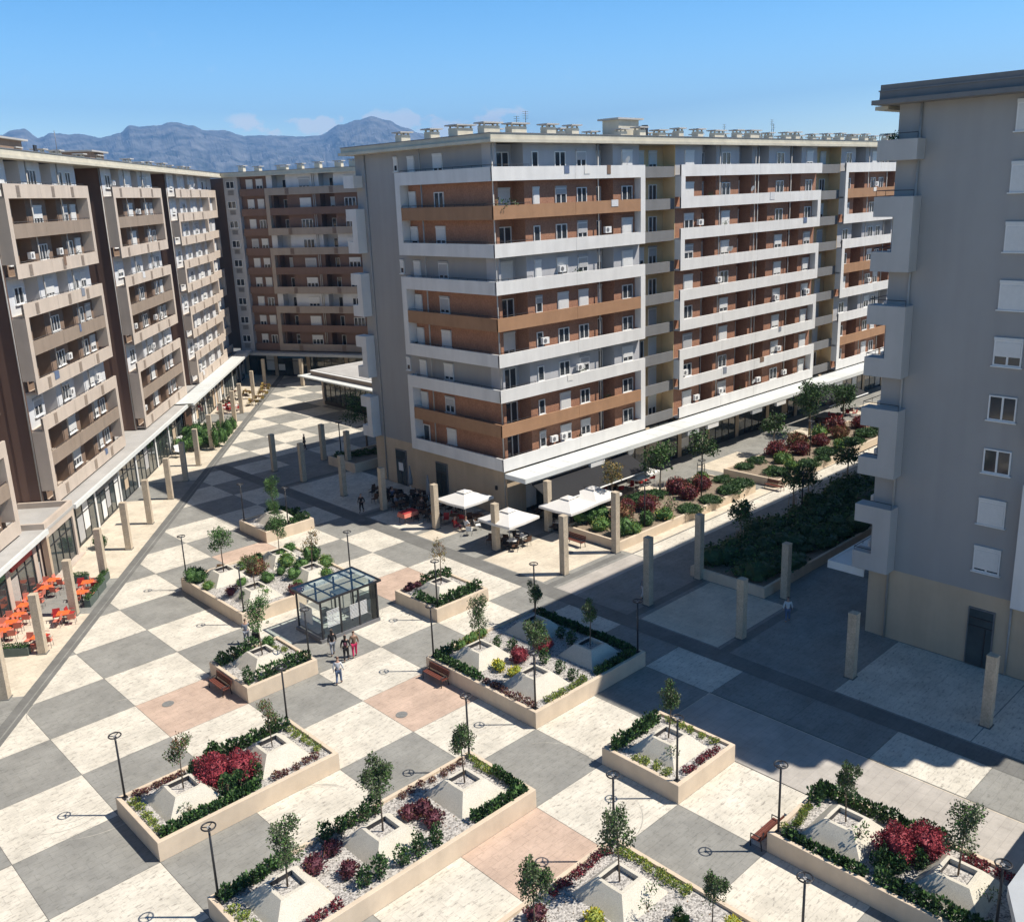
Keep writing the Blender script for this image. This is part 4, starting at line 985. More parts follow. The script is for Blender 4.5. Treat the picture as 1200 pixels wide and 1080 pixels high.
row('lime',5.25*C,-6.9*C,6.0*C,-6.9*C,6,'lime shrub on the near right rim of the big square planter','lime shrubs, big square planter',1.15); hedge(6.2*C,-6.9*C,6.85*C,-6.9*C,.5,.5,'shaded low hedge on the near right rim of the big square planter')
hedge(6.9*C,-5.2*C,6.9*C,-6.8*C,.5,.6,'shaded spiky hedge on the far right rim of the big square planter')
shrub('red',5.76*C,-5.95*C,'crimson shrub in sunlight in the big square planter',s=.62); shrub('red',6.17*C,-5.98*C,'crimson shrub at the shadow edge in the big square planter',s=.6)
shrub('yellow',5.43*C,-5.92*C,'bright yellow shrub, upper one of two in the big square planter',s=1.05); shrub('yellow',5.47*C,-6.17*C,'bright yellow shrub, lower one of two in the big square planter',s=1.05)
for a,b in [(5.86,-5.46),(5.92,-5.66),(5.95,-6.24),(5.88,-6.55),(5.86,-6.78),(6.57,-5.9),(6.55,-6.14)]: shrub('green',a*C,b*C,'dark green shrub standing alone on the gravel of the big square planter','dark shrubs, big square planter',s=.85)
# P7
planter(6*C,7*C,-4*C,-3*C,'small square planter right of the glass lift shelter')
pyr(6.5,-3.5,'stone tree box in the planter right of the glass lift shelter'); tree(5,6.5*C,-3.5*C,1.6,'thin sparse tree in the planter right of the glass lift shelter',1.1); lamp(6.07*C,-3.93*C,RIM,'ring lamp on the planter right of the glass lift shelter')
hedge(6.1*C,-3.45*C,6.1*C,-3.9*C,.6,.7,'dark shrubs on the near left rim right of the lift shelter'); hedge(6.2*C,-3.9*C,6.9*C,-3.85*C,.7,.8,'dark shrubs on the near right rim right of the lift shelter'); hedge(6.5*C,-3.1*C,6.9*C,-3.15*C,.8,.9,'dark shrubs at the back right of the lift shelter')
row('purple',6.1*C,-3.1*C,6.4*C,-3.1*C,3,'brownish shrub on the far left rim right of the lift shelter','brownish shrubs right of the lift shelter',.8)
# P8
planter(3*C,4*C,-4*C,-3*C,'small square planter left of the walking people, a bench at its left side')
pyr(3.5,-3.5,'stone tree box in the planter before the glass lift shelter'); tree(4,3.5*C,-3.5*C,1.6,'bushy green tree in the planter before the glass lift shelter',1.1); lamp(3.93*C,-3.93*C,RIM,'ring lamp at the near right corner of the planter before the lift shelter'); pass
hedge(3.12*C,-3.15*C,3.55*C,-3.1*C,.9,.9,'dark hedge at the back of the planter before the lift shelter'); hedge(3.3*C,-3.9*C,3.9*C,-3.88*C,.8,.8,'dark hedge on the front rim before the lift shelter'); shrub('green',3.12*C,-3.85*C,'dark shrub at the left front of the planter before the lift shelter'); row('lime',3.7*C,-3.12*C,3.9*C,-3.5*C,3,'lime shrub at the back right of the planter before the lift shelter','lime shrubs before the lift shelter'); shrub('biggreen',3.75*C,-3.15*C,'rounded green shrub behind the tree before the lift shelter',s=.6)
# P9
planter(4*C,6*C,-2*C,0,'large square planter full of mixed shrubs behind the glass lift shelter')
for a,b,n,k,s in [(4.5,-.5,'far left',4,1.15),(5.5,-.5,'far',4,1.0),(5.5,-1.5,'right, thin and brown',5,1.05),(4.5,-1.5,'near left',3,.95)]:
    pyr(a,b,'stone tree box, %s of the large mixed planter'%n); tree(k,a*C,b*C,1.6,'young tree, %s of the large mixed planter'%n,s)
for a,b,n in [(4.07,-.07,'left'),(4.07,-1.93,'near'),(5.93,-1.93,'right')]: lamp(a*C,b*C,RIM,'ring lamp on the %s corner of the large mixed planter'%n)
for i,(k,x,y,s,lb) in enumerate([('biggreen',19.0,-1.3,.95,'dark shrub at the left corner of the large mixed planter'),('bright',19.0,-3.3,.5,'lime shrub by the left rim of the large mixed planter'),('brown',22.8,-3.2,.85,'brown red bush in the middle of the large mixed planter'),('bright',25.0,-3.6,.95,'bright green bush beside the brown red bush'),('biggreen',25.4,-5.2,.6,'dark round shrub below the bright green bush'),('biggreen',22.6,-5.2,.65,'dark round shrub in front of the brown red bush'),('biggreen',24.2,-6.3,.62,'dark round shrub right of centre in the mixed planter'),('bright',20.9,-7.6,.6,'bright green shrub trailing by the near tree box'),('purple',19.6,-5.6,1.0,'purple brown shrub on gravel in the mixed planter'),('green',19.8,-7.0,.7,'small dark shrub on gravel in the mixed planter'),('bright',26.9,-6.0,.7,'green shrub by the thin brown tree'),('biggreen',26.9,-4.3,.8,'dark wide shrub at the far right rim of the mixed planter'),('biggreen',26.8,-1.2,.6,'dark shrub at the far rim of the mixed planter'),('purple',22.8,-8.7,1.1,'grey brown shrub on the near right rim of the mixed planter'),('brown',21.2,-.8,.45,'small brown shrub behind the far left tree'),('bright',23.9,-1.2,.7,'bright shrub on the back rim left of the far tree'),('bright',22.4,-1.6,.55,'low lime shrub left of the brown red bush'),('biggreen',24.0,-4.9,.55,'dark round shrub between the bright bush and the middle'),('biggreen',21.0,-4.4,.45,'small dark round shrub right of the far left tree box'),('bright',25.9,-7.9,.6,'bright green shrub behind the shelter roof'),('bright',23.6,-7.6,.5,'lime shrub between the near tree box and the shelter'),('biggreen',25.6,-2.2,.6,'dark shrub beside the far tree box')]): shrub(k,x,y,lb,s=s)
# P10
planter(6*C,7*C,.85*C,1.85*C,'square planter at the tip of the shadow behind the mixed planter'); pyr(6.5,1.35,'stone tree box at the shadow tip'); tree(4,6.5*C,1.4*C,1.6,'round green tree at the tip of the building shadow',1.0); tree(4,6.25*C,.95*C,.9,'low green tree at the near corner by the shadow tip',.85)
lamp(6.07*C,1.78*C,RIM,'ring lamp on the left corner of the shadow tip planter'); lamp(6.5*C,.92*C,RIM,'ring lamp on the near rim of the shadow tip planter')
hedge(6.6*C,1.75*C,6.92*C,1.3*C,.8,.8,'dark hedge on the far rim of the shadow tip planter'); hedge(6.15*C,.95*C,6.4*C,.95*C,.9,.8,'dark shrubs at the near corner of the shadow tip planter'); hedge(6.6*C,.95*C,6.92*C,1.0*C,.7,.7,'dark shrubs at the right of the shadow tip planter')
# P11
planter(44.2,52,15.2,20.2,'shaded planter beside the grey gable wall',soil='soil'); hedge(45,19,50,16.5,1.3,.7,'dark ground cover in the shaded planter by the gable')
t=TP[4]; BT=tree_proto(31,(2.6,2.6,1.9),6.6,3200,('leaf_dark','leaf_dark','leaf_green'),size=.13,trunk=.13); BT.put((49.5,20.5,.6),0,'large dark tree in front of the glass pavilion','trees by the pavilion'); lamp(46.5,21.2,0,'ring lamp beside the large dark tree',1.25)
# ---- pillars
PP=thing('stone_pillar','pillar','pillar',(0,0,-60)); m=MB(); m.box(-.24,.24,-.24,.24,0,3.9,'pillar_stone'); m.box(-.245,.245,-.245,.245,3.9,4.0,'pillar_stone'); m.obj('shaft',PP); m=MB(); m.box(-.3,.3,-.3,.3,0,.05,'stone_dark'); m.obj('base_plate',PP)
PP=Proto(PP)
for i,(x,y,h) in enumerate([(44.9,-19.2,4.95),(39.1,-19.15,4.6),(39.1,-11.75,3.9),(39.1,-4.2,3.95),(39,-27.05,4.9),(39,-34.35,4.0),(39,-41.6,4.0),(39,-49.0,4.0),(44.9,-27.0,4.9),(46.0,-33.3,4.0),(39.1,3.3,4.0),(39.1,9.7,4.0),(39.1,16.9,4.0),(39.1,22.6,4.0),(44.9,17.4,4.0),(44.9,22.2,4.0),(44.9,-11.9,4.4)]):
    desc=['nearest the street planter, in sun','right of the parasols, nearest the tall lamp','in front of the middle parasol','beside the left parasol','nearest the shadowed crossing','in shade left of the dark hedge','in shade before the tan wall','in shade at the right edge','at the left corner of the dark hedge','at the near corner of the dark hedge','in the shade by the seated customers','second beyond the seated customers','third beyond the seated customers','furthest along the inner line, in shade','beside the shaded planter','behind the shaded planter, at the shadow edge','at the left end of the black awning'][i]
    PP.put((x,y,0),0,'square stone pillar '+desc,'stone pillars by the centre building',(1,1,h/4))
for i,s in enumerate([-2.97,2.66,8.36,14.7,21.0,27.3,34.4,40.4,46.1,52.95,59.4,66.6,71.5,80.9,91.1]):
    q=SN(s,7.85); PP.put(q,TH,'square stone pillar, number %d from the near end of the left row'%(i+1),'stone pillars along the left building',(1,1,1.02))
q=SN(80,17.5)
PP.put((66.1,61.0,0),AZB,'square stone pillar alone before the shaded end building, left of the pavilion','stone pillars by the end building',(1,1,1.05))
# ---- glass lift shelter
E_=thing('lift_shelter','small glass shelter with a flat tinted glass roof and dark steel frame','shelter',(5.0*C,-2.98*C,0))
w,d=2.15,1.45; Z=2.82
m=MB(); m.box(-w-.2,w+.1,-d-.1,d+.1,0,.22,'metal_grey'); m.box(-w-.05,w-.05,-d+.05,d-.05,.221,.24,'stone_white'); m.obj('base',E_)
for sx in (-w,-w/3,w/3,w):
    for sy in (-d,d):
        m=MB(); k=.05 if abs(sx)<w or True else .05; m.box(sx-k,sx+k,sy-k,sy+k,.23,Z,'metal_dark'); m.obj('post',E_)
m=MB(); m.box(w-.35,w-.05,-d+.02,-d+.25,.23,Z,'metal_dark'); m.obj('lift_door_frame',E_)
m=MB(); g='metal_dark'; X,Y=w+.28,d+.25
for y in (-Y,Y-.08): m.box(-X,X,y,y+.08,Z,Z+.14,g)
for x in (-X,X-.08): m.box(x,x+.08,-Y+.08,Y-.08,Z,Z+.14,g)
for i in range(1,4): m.box(-X+2*X*i/4-.03,-X+2*X*i/4+.03,-Y+.08,Y-.08,Z+.02,Z+.12,g)
for y in (-Y/3+.0,): m.box(-X+.08,X-.08,-.03,.03,Z-.06,Z+.0,g)
m.obj('roof_frame',E_)
m=MB(); m.face([(-X+.08,-Y+.08,Z+.125),(X-.08,-Y+.08,Z+.125),(X-.08,Y-.08,Z+.125),(-X+.08,Y-.08,Z+.125)],'roof_glass'); m.obj('roof_glass',E_)
for nm,b in (('front',(-w+.05,w-.05,-d-.01,-d+.01)),('back',(-w+.05,w-.05,d-.01,d+.01)),('left',(-w-.01,-w+.01,-d+.05,d-.05)),('right',(w-.01,w+.01,-d+.05,d-.05))):
    x0_,x1_,y0_,y1_=b; m=MB()
    if nm in('front','back'): m.face([(x0_,(y0_+y1_)/2,.25),(x1_,(y0_+y1_)/2,.25),(x1_,(y0_+y1_)/2,Z-.05),(x0_,(y0_+y1_)/2,Z-.05)],'clear_glass')
    else: m.face([((x0_+x1_)/2,y0_,.25),((x0_+x1_)/2,y1_,.25),((x0_+x1_)/2,y1_,Z-.05),((x0_+x1_)/2,y0_,Z-.05)],'clear_glass')
    m.obj('glass_wall',E_)
m=MB()
for x0,x1,z0,z1 in [(-w+.4,-w/3-.1,.9,2.1),(-w/3+.7,w/3+.6,.9,1.9)]:
    for i in range(int((z1-z0)/.09)): m.box(x0,x1,-d-.026,-d-.012,z0+i*.09,z0+i*.09+.04,'pvc_white')
for y0,y1 in [(-d+.3,d-.3)]:
    for i in range(13): m.box(-w-.026,-w-.012,y0+.8,y1,.9+i*.09,.94+i*.09,'pvc_white'); m.box(w+.012,w+.026,y0+.5,y1-.4,.9+i*.1,.94+i*.1,'pvc_white')
m.obj('glass_stripe_decals',E_)
m=MB(); 
for cx_,cy_ in ((-.2,-.6),(.7,-.6),(.7,.4),(-.2,.4)): m.box(cx_-.03,cx_+.03,cy_-.03,cy_+.03,.24,2.3,'metal_grey')
m.box(-.25,.75,-.65,.45,2.301,2.36,'metal_grey'); m.tube([(-1.7,-.9,.24),(-1.7,-.9,1.15),(.9,-.9,1.15)],.03,'metal_grey',6); m.obj('lift_car_and_rail',E_)
# ---- benches
def bench_proto():
    e=thing('park_bench','bench','bench',(0,0,-60))
    m=MB()
    for i in range(4): m.box(-.9,.9,-.22+i*.12,-.12+i*.12,.43,.47,'wood_red')
    m.obj('seat',e); m=MB()
    for i in range(3): m.box(-.9,.9,.27+i*.02,.30+i*.02,.55+i*.12,.65+i*.12,'wood_red')
    m.obj('backrest',e)
    for sx in (-.84,.84):
        m=MB(); m.tube([(sx,-.25,0),(sx,-.25,.62),(sx,.2,.62)],.03,'metal_dark',5); m.tube([(sx,.3,0),(sx,.24,.45),(sx,.36,.92)],.03,'metal_dark',5); m.tube([(sx,-.25,.42),(sx,.25,.42)],.025,'metal_dark',5); m.obj('leg',e)
    return Proto(e)
BE=bench_proto()
for x,y,r,lb in [(3*C-.45,-3.45*C,-R(90),'red slatted bench against the left side of the planter before the lift shelter'),(5*C-.45,-5.3*C,-R(90),'red slatted bench at the left corner of the big square planter'),(5*C+.7,-10*C+.45,R(180),'red slatted bench on the far side of the lower right planter'),(43.9,-15.8,-R(90),'dark bench at the end of the street planter by the parasols'),(66.3,-20.2,-R(90),'small bench at the corner of the further street planter')]: BE.put((x,y,0),r,lb,'benches')
# ---- parasols
def parasol_proto():
    e=thing('parasol','parasol','parasol',(0,0,-60)); m=MB(); h=2.35; s=1.75
    m.tube([(0,0,0),(0,0,3.0)],.035,'pvc_white',8); m.obj('pole',e)
    m=MB(); m.box(-.35,.35,-.35,.35,0,.09,'metal_grey'); m.obj('base',e)
    m=MB(); t=(0,0,2.98); c=[(-s,-s,h),(s,-s,h),(s,s,h),(-s,s,h)]; k=.42; c2=[(-k,-k,2.86),(k,-k,2.86),(k,k,2.86),(-k,k,2.86)]
    for i in range(4):
        a,b=Vector(c[i]),Vector(c[(i+1)%4]); a2,b2=Vector(c2[i]),Vector(c2[(i+1)%4]); md=(a+b)/2-Vector((0,0,.05)); md2=(a2+b2)/2
        m.face([a,md,md2,a2],'fabric_white'); m.face([md,b,b2,md2],'fabric_white')
        m.face([a-Vector((0,0,.2)),md-Vector((0,0,.2)),md,a],'fabric_white'); m.face([md-Vector((0,0,.2)),b-Vector((0,0,.2)),b,md],'fabric_white')
    m.obj('canopy',e)
    m=MB(); k=.5
    for i in range(4):
        a=Vector((*[(-k,-k),(k,-k),(k,k),(-k,k)][i],2.92)); b=Vector((*[(-k,-k),(k,-k),(k,k),(-k,k)][(i+1)%4],2.92)); m.face([a,b,(0,0,3.1)],'fabric_white')
    m.obj('vent_cap',e)
    for i in range(4):
        m=MB(); cx,cy=[(-1,-1),(1,-1),(1,1),(-1,1)][i]; m.tube([(0,0,2.75),(cx*s*.97,cy*s*.97,h-.03)],.015,'metal_grey',4); m.obj('rib',e)
    return Proto(e)
PA=parasol_proto()
for x,y,lb in [(41.6,-5.2,'open white parasol, leftmost of the open ones, by the gable wall'),(40.6,-11.7,'open white parasol standing furthest forward, behind a pillar'),(46.0,-13.2,'open white parasol behind the street planter, left of two touching'),(49.3,-13.0,'open white parasol behind the street planter, right of two touching')]: PA.put((x,y,0),.05,lb,'open white parasols')
g=PA.put((57.3,-11.0,-.1),0,'grey parasol under the long canopy beyond the black awning','open white parasols',(1,1,.95))
def closed():
    e=thing('closed_parasol','p','parasol',(0,0,-60)); m=MB(); m.tube([(0,0,0),(0,0,2.7)],.035,'pvc_white',8); m.obj('pole',e); m=MB(); m.tube([(0,0,.9),(0,0,1.2),(0,0,2.0),(0,0,2.75)],[.20,.24,.15,.05],'fabric_grey',9); m.obj('furled_canopy',e); return Proto(e)
CP=closed(); CP.put((43.7,5.2,0),0,'furled pale parasol beside the glazed door of the gable','furled parasols'); CP.put((42.9,1.5,0),0,'furled pale parasol nearer the leftmost open parasol','furled parasols')
# ---- awning
A=thing('awning','large black sloping awning under the white canopy at the building corner','awning',(0,0,0))
m=MB(); m.face([(45.0,-9.9,3.7),(57.5,-9.9,3.7),(57.5,-12.6,2.55),(45.0,-12.6,2.55)],'fabric_black'); m.face([(45.0,-9.9,3.66),(45.0,-12.6,2.51),(57.5,-12.6,2.51),(57.5,-9.9,3.66)],'fabric_black'); m.obj('fabric',A)
m=MB(); m.tube([(44.9,-12.65,2.53),(57.6,-12.65,2.53)],.07,'pvc_white',8); m.obj('front_bar',A)
m=MB(); m.tube([(44.9,-9.9,3.75),(57.6,-9.9,3.75)],.08,'metal_grey',8); m.obj('roller',A)
for x in (45.05,57.45): m=MB(); m.tube([(x,-9.9,3.6),(x,-12.6,2.5)],.03,'metal_grey',5); m.obj('arm',A)
A=thing('awning','black awning over the shops behind the second street planter','awning',(0,0,0))
m=MB(); m.face([(90,-10.4,3.6),(99,-10.4,3.6),(99,-13,2.6),(90,-13,2.6)],'fabric_black'); m.face([(90,-10.4,3.57),(90,-13,2.57),(99,-13,2.57),(99,-10.4,3.57)],'fabric_black'); m.obj('fabric',A)
m=MB(); m.tube([(89.9,-13,2.58),(99.1,-13,2.58)],.07,'pvc_white',8); m.obj('front_bar',A)
# ---- cafe furniture
def chair_proto(mt,metal='metal_grey'):
    e=thing('cafe_chair','chair','chair',(0,0,-60)); m=MB(); m.box(-.23,.23,-.22,.22,.43,.47,mt); m.obj('seat',e)
    m=MB(); m.face([(-.23,.22,.47),(.23,.22,.47),(.24,.30,.88),(-.24,.30,.88)],mt); m.face([(-.23,.25,.47),(-.24,.33,.88),(.24,.33,.88),(.23,.25,.47)],mt); m.face([(-.24,.30,.88),(.24,.30,.88),(.24,.33,.88),(-.24,.33,.88)],mt)
    m.tube([(-.25,-.18,.66),(-.25,.26,.68)],.02,mt,5); m.tube([(.25,-.18,.66),(.25,.26,.68)],.02,mt,5); m.obj('backrest',e)
    for sx in (-.2,.2):
        for sy in (-.19,.21): m=MB(); m.tube([(sx*1.1,sy*1.1,0),(sx,sy,.43)],.016,metal,5); m.obj('leg',e)
    return Proto(e)
def table_proto(mt,w=.4,top='pvc_white'):
    e=thing('cafe_table','table','table',(0,0,-60)); m=MB(); m.box(-w,w,-w,w,.72,.75,mt); m.obj('table_top',e); m=MB(); m.tube([(0,0,.02),(0,0,.72)],.035,'metal_dark',7); m.obj('pedestal',e); m=MB(); m.box(-.22,.22,-.22,.22,0,.02,'metal_dark'); m.obj('base',e); return Proto(e)
CH={'o':chair_proto('plastic_coral'),'r':chair_proto('plastic_red'),'b':chair_proto('wicker_brown','metal_dark'),'k':chair_proto('wicker_black','metal_dark'),'y':chair_proto('leaf_gold','metal_dark'),'w':chair_proto('pvc_white')}
TB={'o':table_proto('plastic_orange'),'w':table_proto('pvc_white',.38),'b':table_proto('wicker_brown',.4)}
frg=random.Random(21)
def setting(x,y,rot,tk,ck,n,label,group):
    TB[tk].put((x,y,0),rot,'%s table %s'%({'o':'orange','w':'white','b':'dark brown'}[tk],label),group+', tables')
    for i in range(n):
        a=rot+i*2*math.pi/n; rr_=.62+frg.uniform(-.03,.12)
        cc=ck if isinstance(ck,str) and len(ck)==1 else frg.choice(ck)
        CH[cc].put((x+math.sin(a)*-rr_*-1*1.0,y-math.cos(a)*rr_*-1*1.0,0),a+math.pi+math.pi+frg.uniform(-.2,.2),'%s chair %s'%({'o':'coral','r':'red','b':'dark brown','k':'black','y':'yellowish','w':'white'}[cc],label),group+', chairs')
rowsL=[('in the cafe row nearest the glass entrance',[(13.4,4.6),(12.0,4.6)]),('in the middle cafe row by the left shopfront',[(10.3,4.3),(9.0,4.3)]),('in the cafe row at the left edge',[(7.4,4.5),(6.2,4.5),(5.0,4.5)]),('alone between the two front pillars',[(7.1,7.6)]),('beside the tallest front pillar',[(3.6,7.3)]),('behind the second pillar',[(12.5,7.4),(10.6,7.6)])]
for lb,ps in rowsL:
    for s,n in ps:
        q=SN(s,n); setting(q.x,q.y,TH+frg.uniform(-.15,.15),'o','o' if n<7 else 'or',4,lb,'cafe seats '+lb)
for x,y in [(41.0,-4.4),(42.3,-5.9)]: setting(x,y,frg.uniform(0,1),'b','br',4,'under the leftmost open parasol','cafe seats, leftmost parasol')
for x,y in [(40.1,-10.9),(41.4,-12.3),(40.2,-12.5)]: setting(x,y,frg.uniform(0,1),'w','bk',4,'under the parasol standing furthest forward','cafe seats, forward parasol')
for x,y in [(45.6,-12.3),(47.2,-13.7),(49.6,-13.0),(50.5,-11.8)]: setting(x,y,frg.uniform(0,1),'w','kb',4,'under the touching parasols','cafe seats, touching parasols')
for x,y in [(46.8,-9.0),(49,-8.6),(51.5,-9.2),(54,-9.0),(47.5,-11.0),(50,-11.2),(53,-11.1)]: setting(x,y,frg.uniform(0,1),'b','k',3,'in the deep shade under the black awning','cafe seats, black awning')
for x,y in [(40.3,5.2),(41.9,5.4),(41.4,3.6),(40.2,2.2),(42,1.7),(40.8,.2),(42.6,-.3),(43.2,3.4),(39.6,-.9),(41.4,7.2),(43,-2.2),(40.2,-2.6)]: setting(x,y,frg.uniform(0,1),'b','kb',4,'in the shade along the grey gable','cafe seats, gable')
for x,y in [(56,-9.5),(58.5,-10.2),(60.5,-9.8),(91,-11.5),(94,-11.6),(97,-11.8)]: setting(x,y,frg.uniform(0,1),'b','kr',4,'under the long canopy along the street','cafe seats, street')
for s,n,c in [(77,4.7,'k'),(79.2,4.9,'k'),(81,6.2,'k'),(83.4,6.4,'y'),(84,4.6,'k'),(79,8.9,'y'),(82.4,8.9,'y'),(85.5,8.6,'y'),(88,8.3,'y'),(76.3,8.4,'y')]:
    q=SN(s,n); setting(q.x,q.y,frg.uniform(0,1),'b',c,3,'at the far cafe before the end building','cafe seats, far end')
for s,n in [(72.5,5.2),(74.2,5.9),(73.4,6.7)]:
    q=SN(s,n); setting(q.x,q.y,frg.uniform(0,1),'w','r',4,'in the red cluster at the far cafe','cafe seats, red cluster')
e=thing('cloth_covered_table','table covered with a red orange cloth at the shadow edge by the gable cafe','table',(38.6,-1.0,0)); m=MB(); m.box(-.75,.75,-.45,.45,.95,1.0,'cloth_red'); m.face([(-.75,-.45,.95),(.75,-.45,.95),(.8,-.55,.62),(-.8,-.55,.62)],'plastic_coral'); m.face([(-.75,.45,.95),(-.75,-.45,.95),(-.85,-.5,.6),(-.85,.5,.6)],'plastic_coral'); m.obj('cloth',e); 
for sx in(-.65,.65):
    for sy in (-.38,.38): m=MB(); m.tube([(sx,sy,0),(sx,sy,.95)],.03,'metal_dark',5); m.obj('leg',e)
# white chairs / loungers in the sun
for i,(x,y) in enumerate([(40.0,-3.2),(41.2,-7.2),(39.9,-7.6)]): CH['w'].put((x,y,0),frg.uniform(0,6),'white chair standing in sun between the pillars and the parasols','white chairs in the sun')
# ---- green-grey planter boxes at the orange cafe
HB=thing('hedge_planter_box','b','planter',(0,0,-60)); m=MB(); m.box(-.85,.85,-.22,.22,0,.55,'hedge_box'); m.obj('box',HB); m=MB(); rg=random.Random(3)
for i in range(7): leafcloud(m,(-.72+.24*i,0,.66),(.2,.2,.22),110,.06,['leaf_dark','leaf_green'],rg)
m.obj('clipped_hedge',HB); HB=Proto(HB)
for s,n,r,lb in [(14.3,6.0,90,'long hedge box behind the orange cafe, by the glass entrance'),(14.0,8.0,0,'hedge box at the far right corner of the orange cafe'),(10.3,8.35,0,'hedge box on the plaza side of the orange cafe, behind a pillar'),(2.6,6.2,90,'hedge box at the near side of the orange cafe'),(12.2,8.3,0,'hedge box on the plaza side of the orange cafe, further one')]:
    q=SN(s,n); HB.put(q,TH+R(r),lb,'hedge boxes round the orange cafe')
# ---- shrubs standing along the left building
for i,(s,n,k,sc_) in enumerate([(53.0,6.1,'biggreen',1.3),(54.6,7.2,'biggreen',1.25),(52.5,8.7,'conifer',1.0),(53.9,9.0,'conifer',1.0),(57.2,8.8,'conifer',1.1),(58.6,8.9,'conifer',.95),(55.2,4.7,'biggreen',1.3),(57.5,5.6,'biggreen',1.35),(59.8,6.2,'biggreen',1.1),(61.8,7.2,'biggreen',.9),(51.6,4.8,'biggreen',1.1),(60.5,8.9,'conifer',.8),(56.2,6.8,'biggreen',1.2)]):
    q=SN(s,n); shrub(k,q.x,q.y,'dark bushy plant in the thicket of potted greenery along the left shopfronts','potted greenery, left shopfronts',z=.35,s=sc_)
q=SN(21.6,5.2); shrub('biggreen',q.x,q.y,'dark potted plant by the glass entrance box on the left',z=.1,s=.75)
for s,n,r in [(50.0,5.0,.3),(54,4.3,.1)]:
    q=SN(s,n); CH['w'].put(q,r,'white seat among the greenery by the left shopfronts','white seats among greenery',1.6)
# ---- street planters
planter(45.3,64.6,-19.3,-13.4,'street planter with red and green bushes in sunlight, nearer one',soil='soil',h=.75)
planter(67.0,92,-20.2,-14.2,'street planter with rounded bushes in sunlight, further one',soil='soil',h=.75)
planter(45.0,88,-32.3,-26.2,'shaded street planter with a dark mass of ground cover',soil='soil',h=.75)
for x,y,k,s in [(46.2,-15.6,'biggreen',1.2),(45.9,-17.4,'bright',.95),(46.2,-19.3,'biggreen',1.25),(48.6,-15.6,'biggreen',1.0),(49.4,-17.4,'brown',1.0),(50.0,-19.4,'biggreen',1.1),(51.7,-16.2,'photinia',.8),(52.9,-17.5,'photinia',.95),(51.9,-20.0,'gold',1.2),(54.0,-15.8,'dome',1.0),(56.3,-15.6,'dome',.95),(58.4,-16.4,'photinia',.9),(57.8,-18.2,'photinia',.85),(60.6,-17.6,'photinia',.8),(62.3,-16.2,'bright',.9),(55.0,-20.3,'dome',.85),(58.2,-20.2,'dome',.95),(61.4,-20.0,'dome',.9),(63.8,-19.8,'dome',.95),(63.9,-17.6,'dome',.8),(60.0,-15.6,'dome',.9),(47.8,-20.0,'bright',.8)]:
    kn={'biggreen':'loose dark green bush','bright':'fresh green bush','brown':'brown leaved bush','photinia':'red leaved bush','gold':'yellowish bush','dome':'low dome of dark green ground cover'}[k]
    shrub(k,x+(.8 if x<47 else 0),y+1.45,kn+' in the nearer sunlit street planter',kn+'es, nearer street planter',z=.55,s=s)
shrub('climber',54.6,-17.0,'pale stony sparse bush in the middle of the nearer street planter',z=.6,s=2.0)
for x,y,k,s in [(68.8,-16.0,'dome',.85),(71.3,-15.8,'dome',.9),(72.6,-18.0,'bright',1.0),(74.6,-16.0,'photinia',1.1),(76.6,-17.6,'photinia',1.0),(69.0,-19.4,'dome',1.0),(73.3,-20.3,'dome',1.0),(71.3,-19.6,'bright',.9),(78.8,-16.0,'brown',1.1),(80.8,-17.4,'photinia',1.05),(78.2,-19.4,'dome',1.0),(80.8,-19.7,'bright',.95),(83.4,-15.8,'gold',1.5),(84.8,-17.6,'brown',1.1),(83.8,-19.8,'dome',.9),(87,-16,'photinia',1.1),(87.2,-19.2,'dome',1.1),(90,-17.2,'photinia',1.1),(76,-20.4,'dome',.8),(89.8,-19.8,'dome',1.0)]:
    kn={'biggreen':'loose dark green bush','bright':'fresh green bush','brown':'brown leaved bush','photinia':'red leaved bush','gold':'yellowish bush','dome':'low dome of dark green ground cover'}[k]
    shrub(k,x,y+.6,kn+' in the further sunlit street planter',kn+'es, further street planter',z=.55,s=s)
rg=random.Random(4)
m=MB()
for i in range(210):
    x=rg.uniform(46,87); y=rg.uniform(-31.6,-26.4) if x<52 else rg.uniform(-31.6,-26)
    hh=rg.uniform(.5,1.25); leafcloud(m,(x,y,.75+hh*.4),(1.25,1.1,hh*.8),170,.14,['leaf_dark','leaf_dark','leaf_dark','leaf_green'],rg); core(m,(x,y,.7+hh*.35),(1.0,.9,hh*.6),'leaf_dark',rg)
tag(m.obj('ground_cover'),'dark mass of ground cover shrubs in the shaded street planter','ground cover',kind='stuff')
ST=[tree_proto(41,(1.5,1.5,1.6),5.2,1900,('leaf_olive','leaf_green','leaf_green'),name='street_tree',size=.12,bark='bark_pale',trunk=.09,stakes=True),tree_proto(42,(1.35,1.35,1.3),4.6,1300,('leaf_olive','leaf_green','leaf_dark'),name='street_tree',size=.12,bark='bark_pale',trunk=.09,stakes=True),tree_proto(43,(2.2,2.2,2.2),6.6,3400,('leaf_dark','leaf_green','leaf_dark'),name='street_tree',size=.14,trunk=.12)]
SG='street trees'
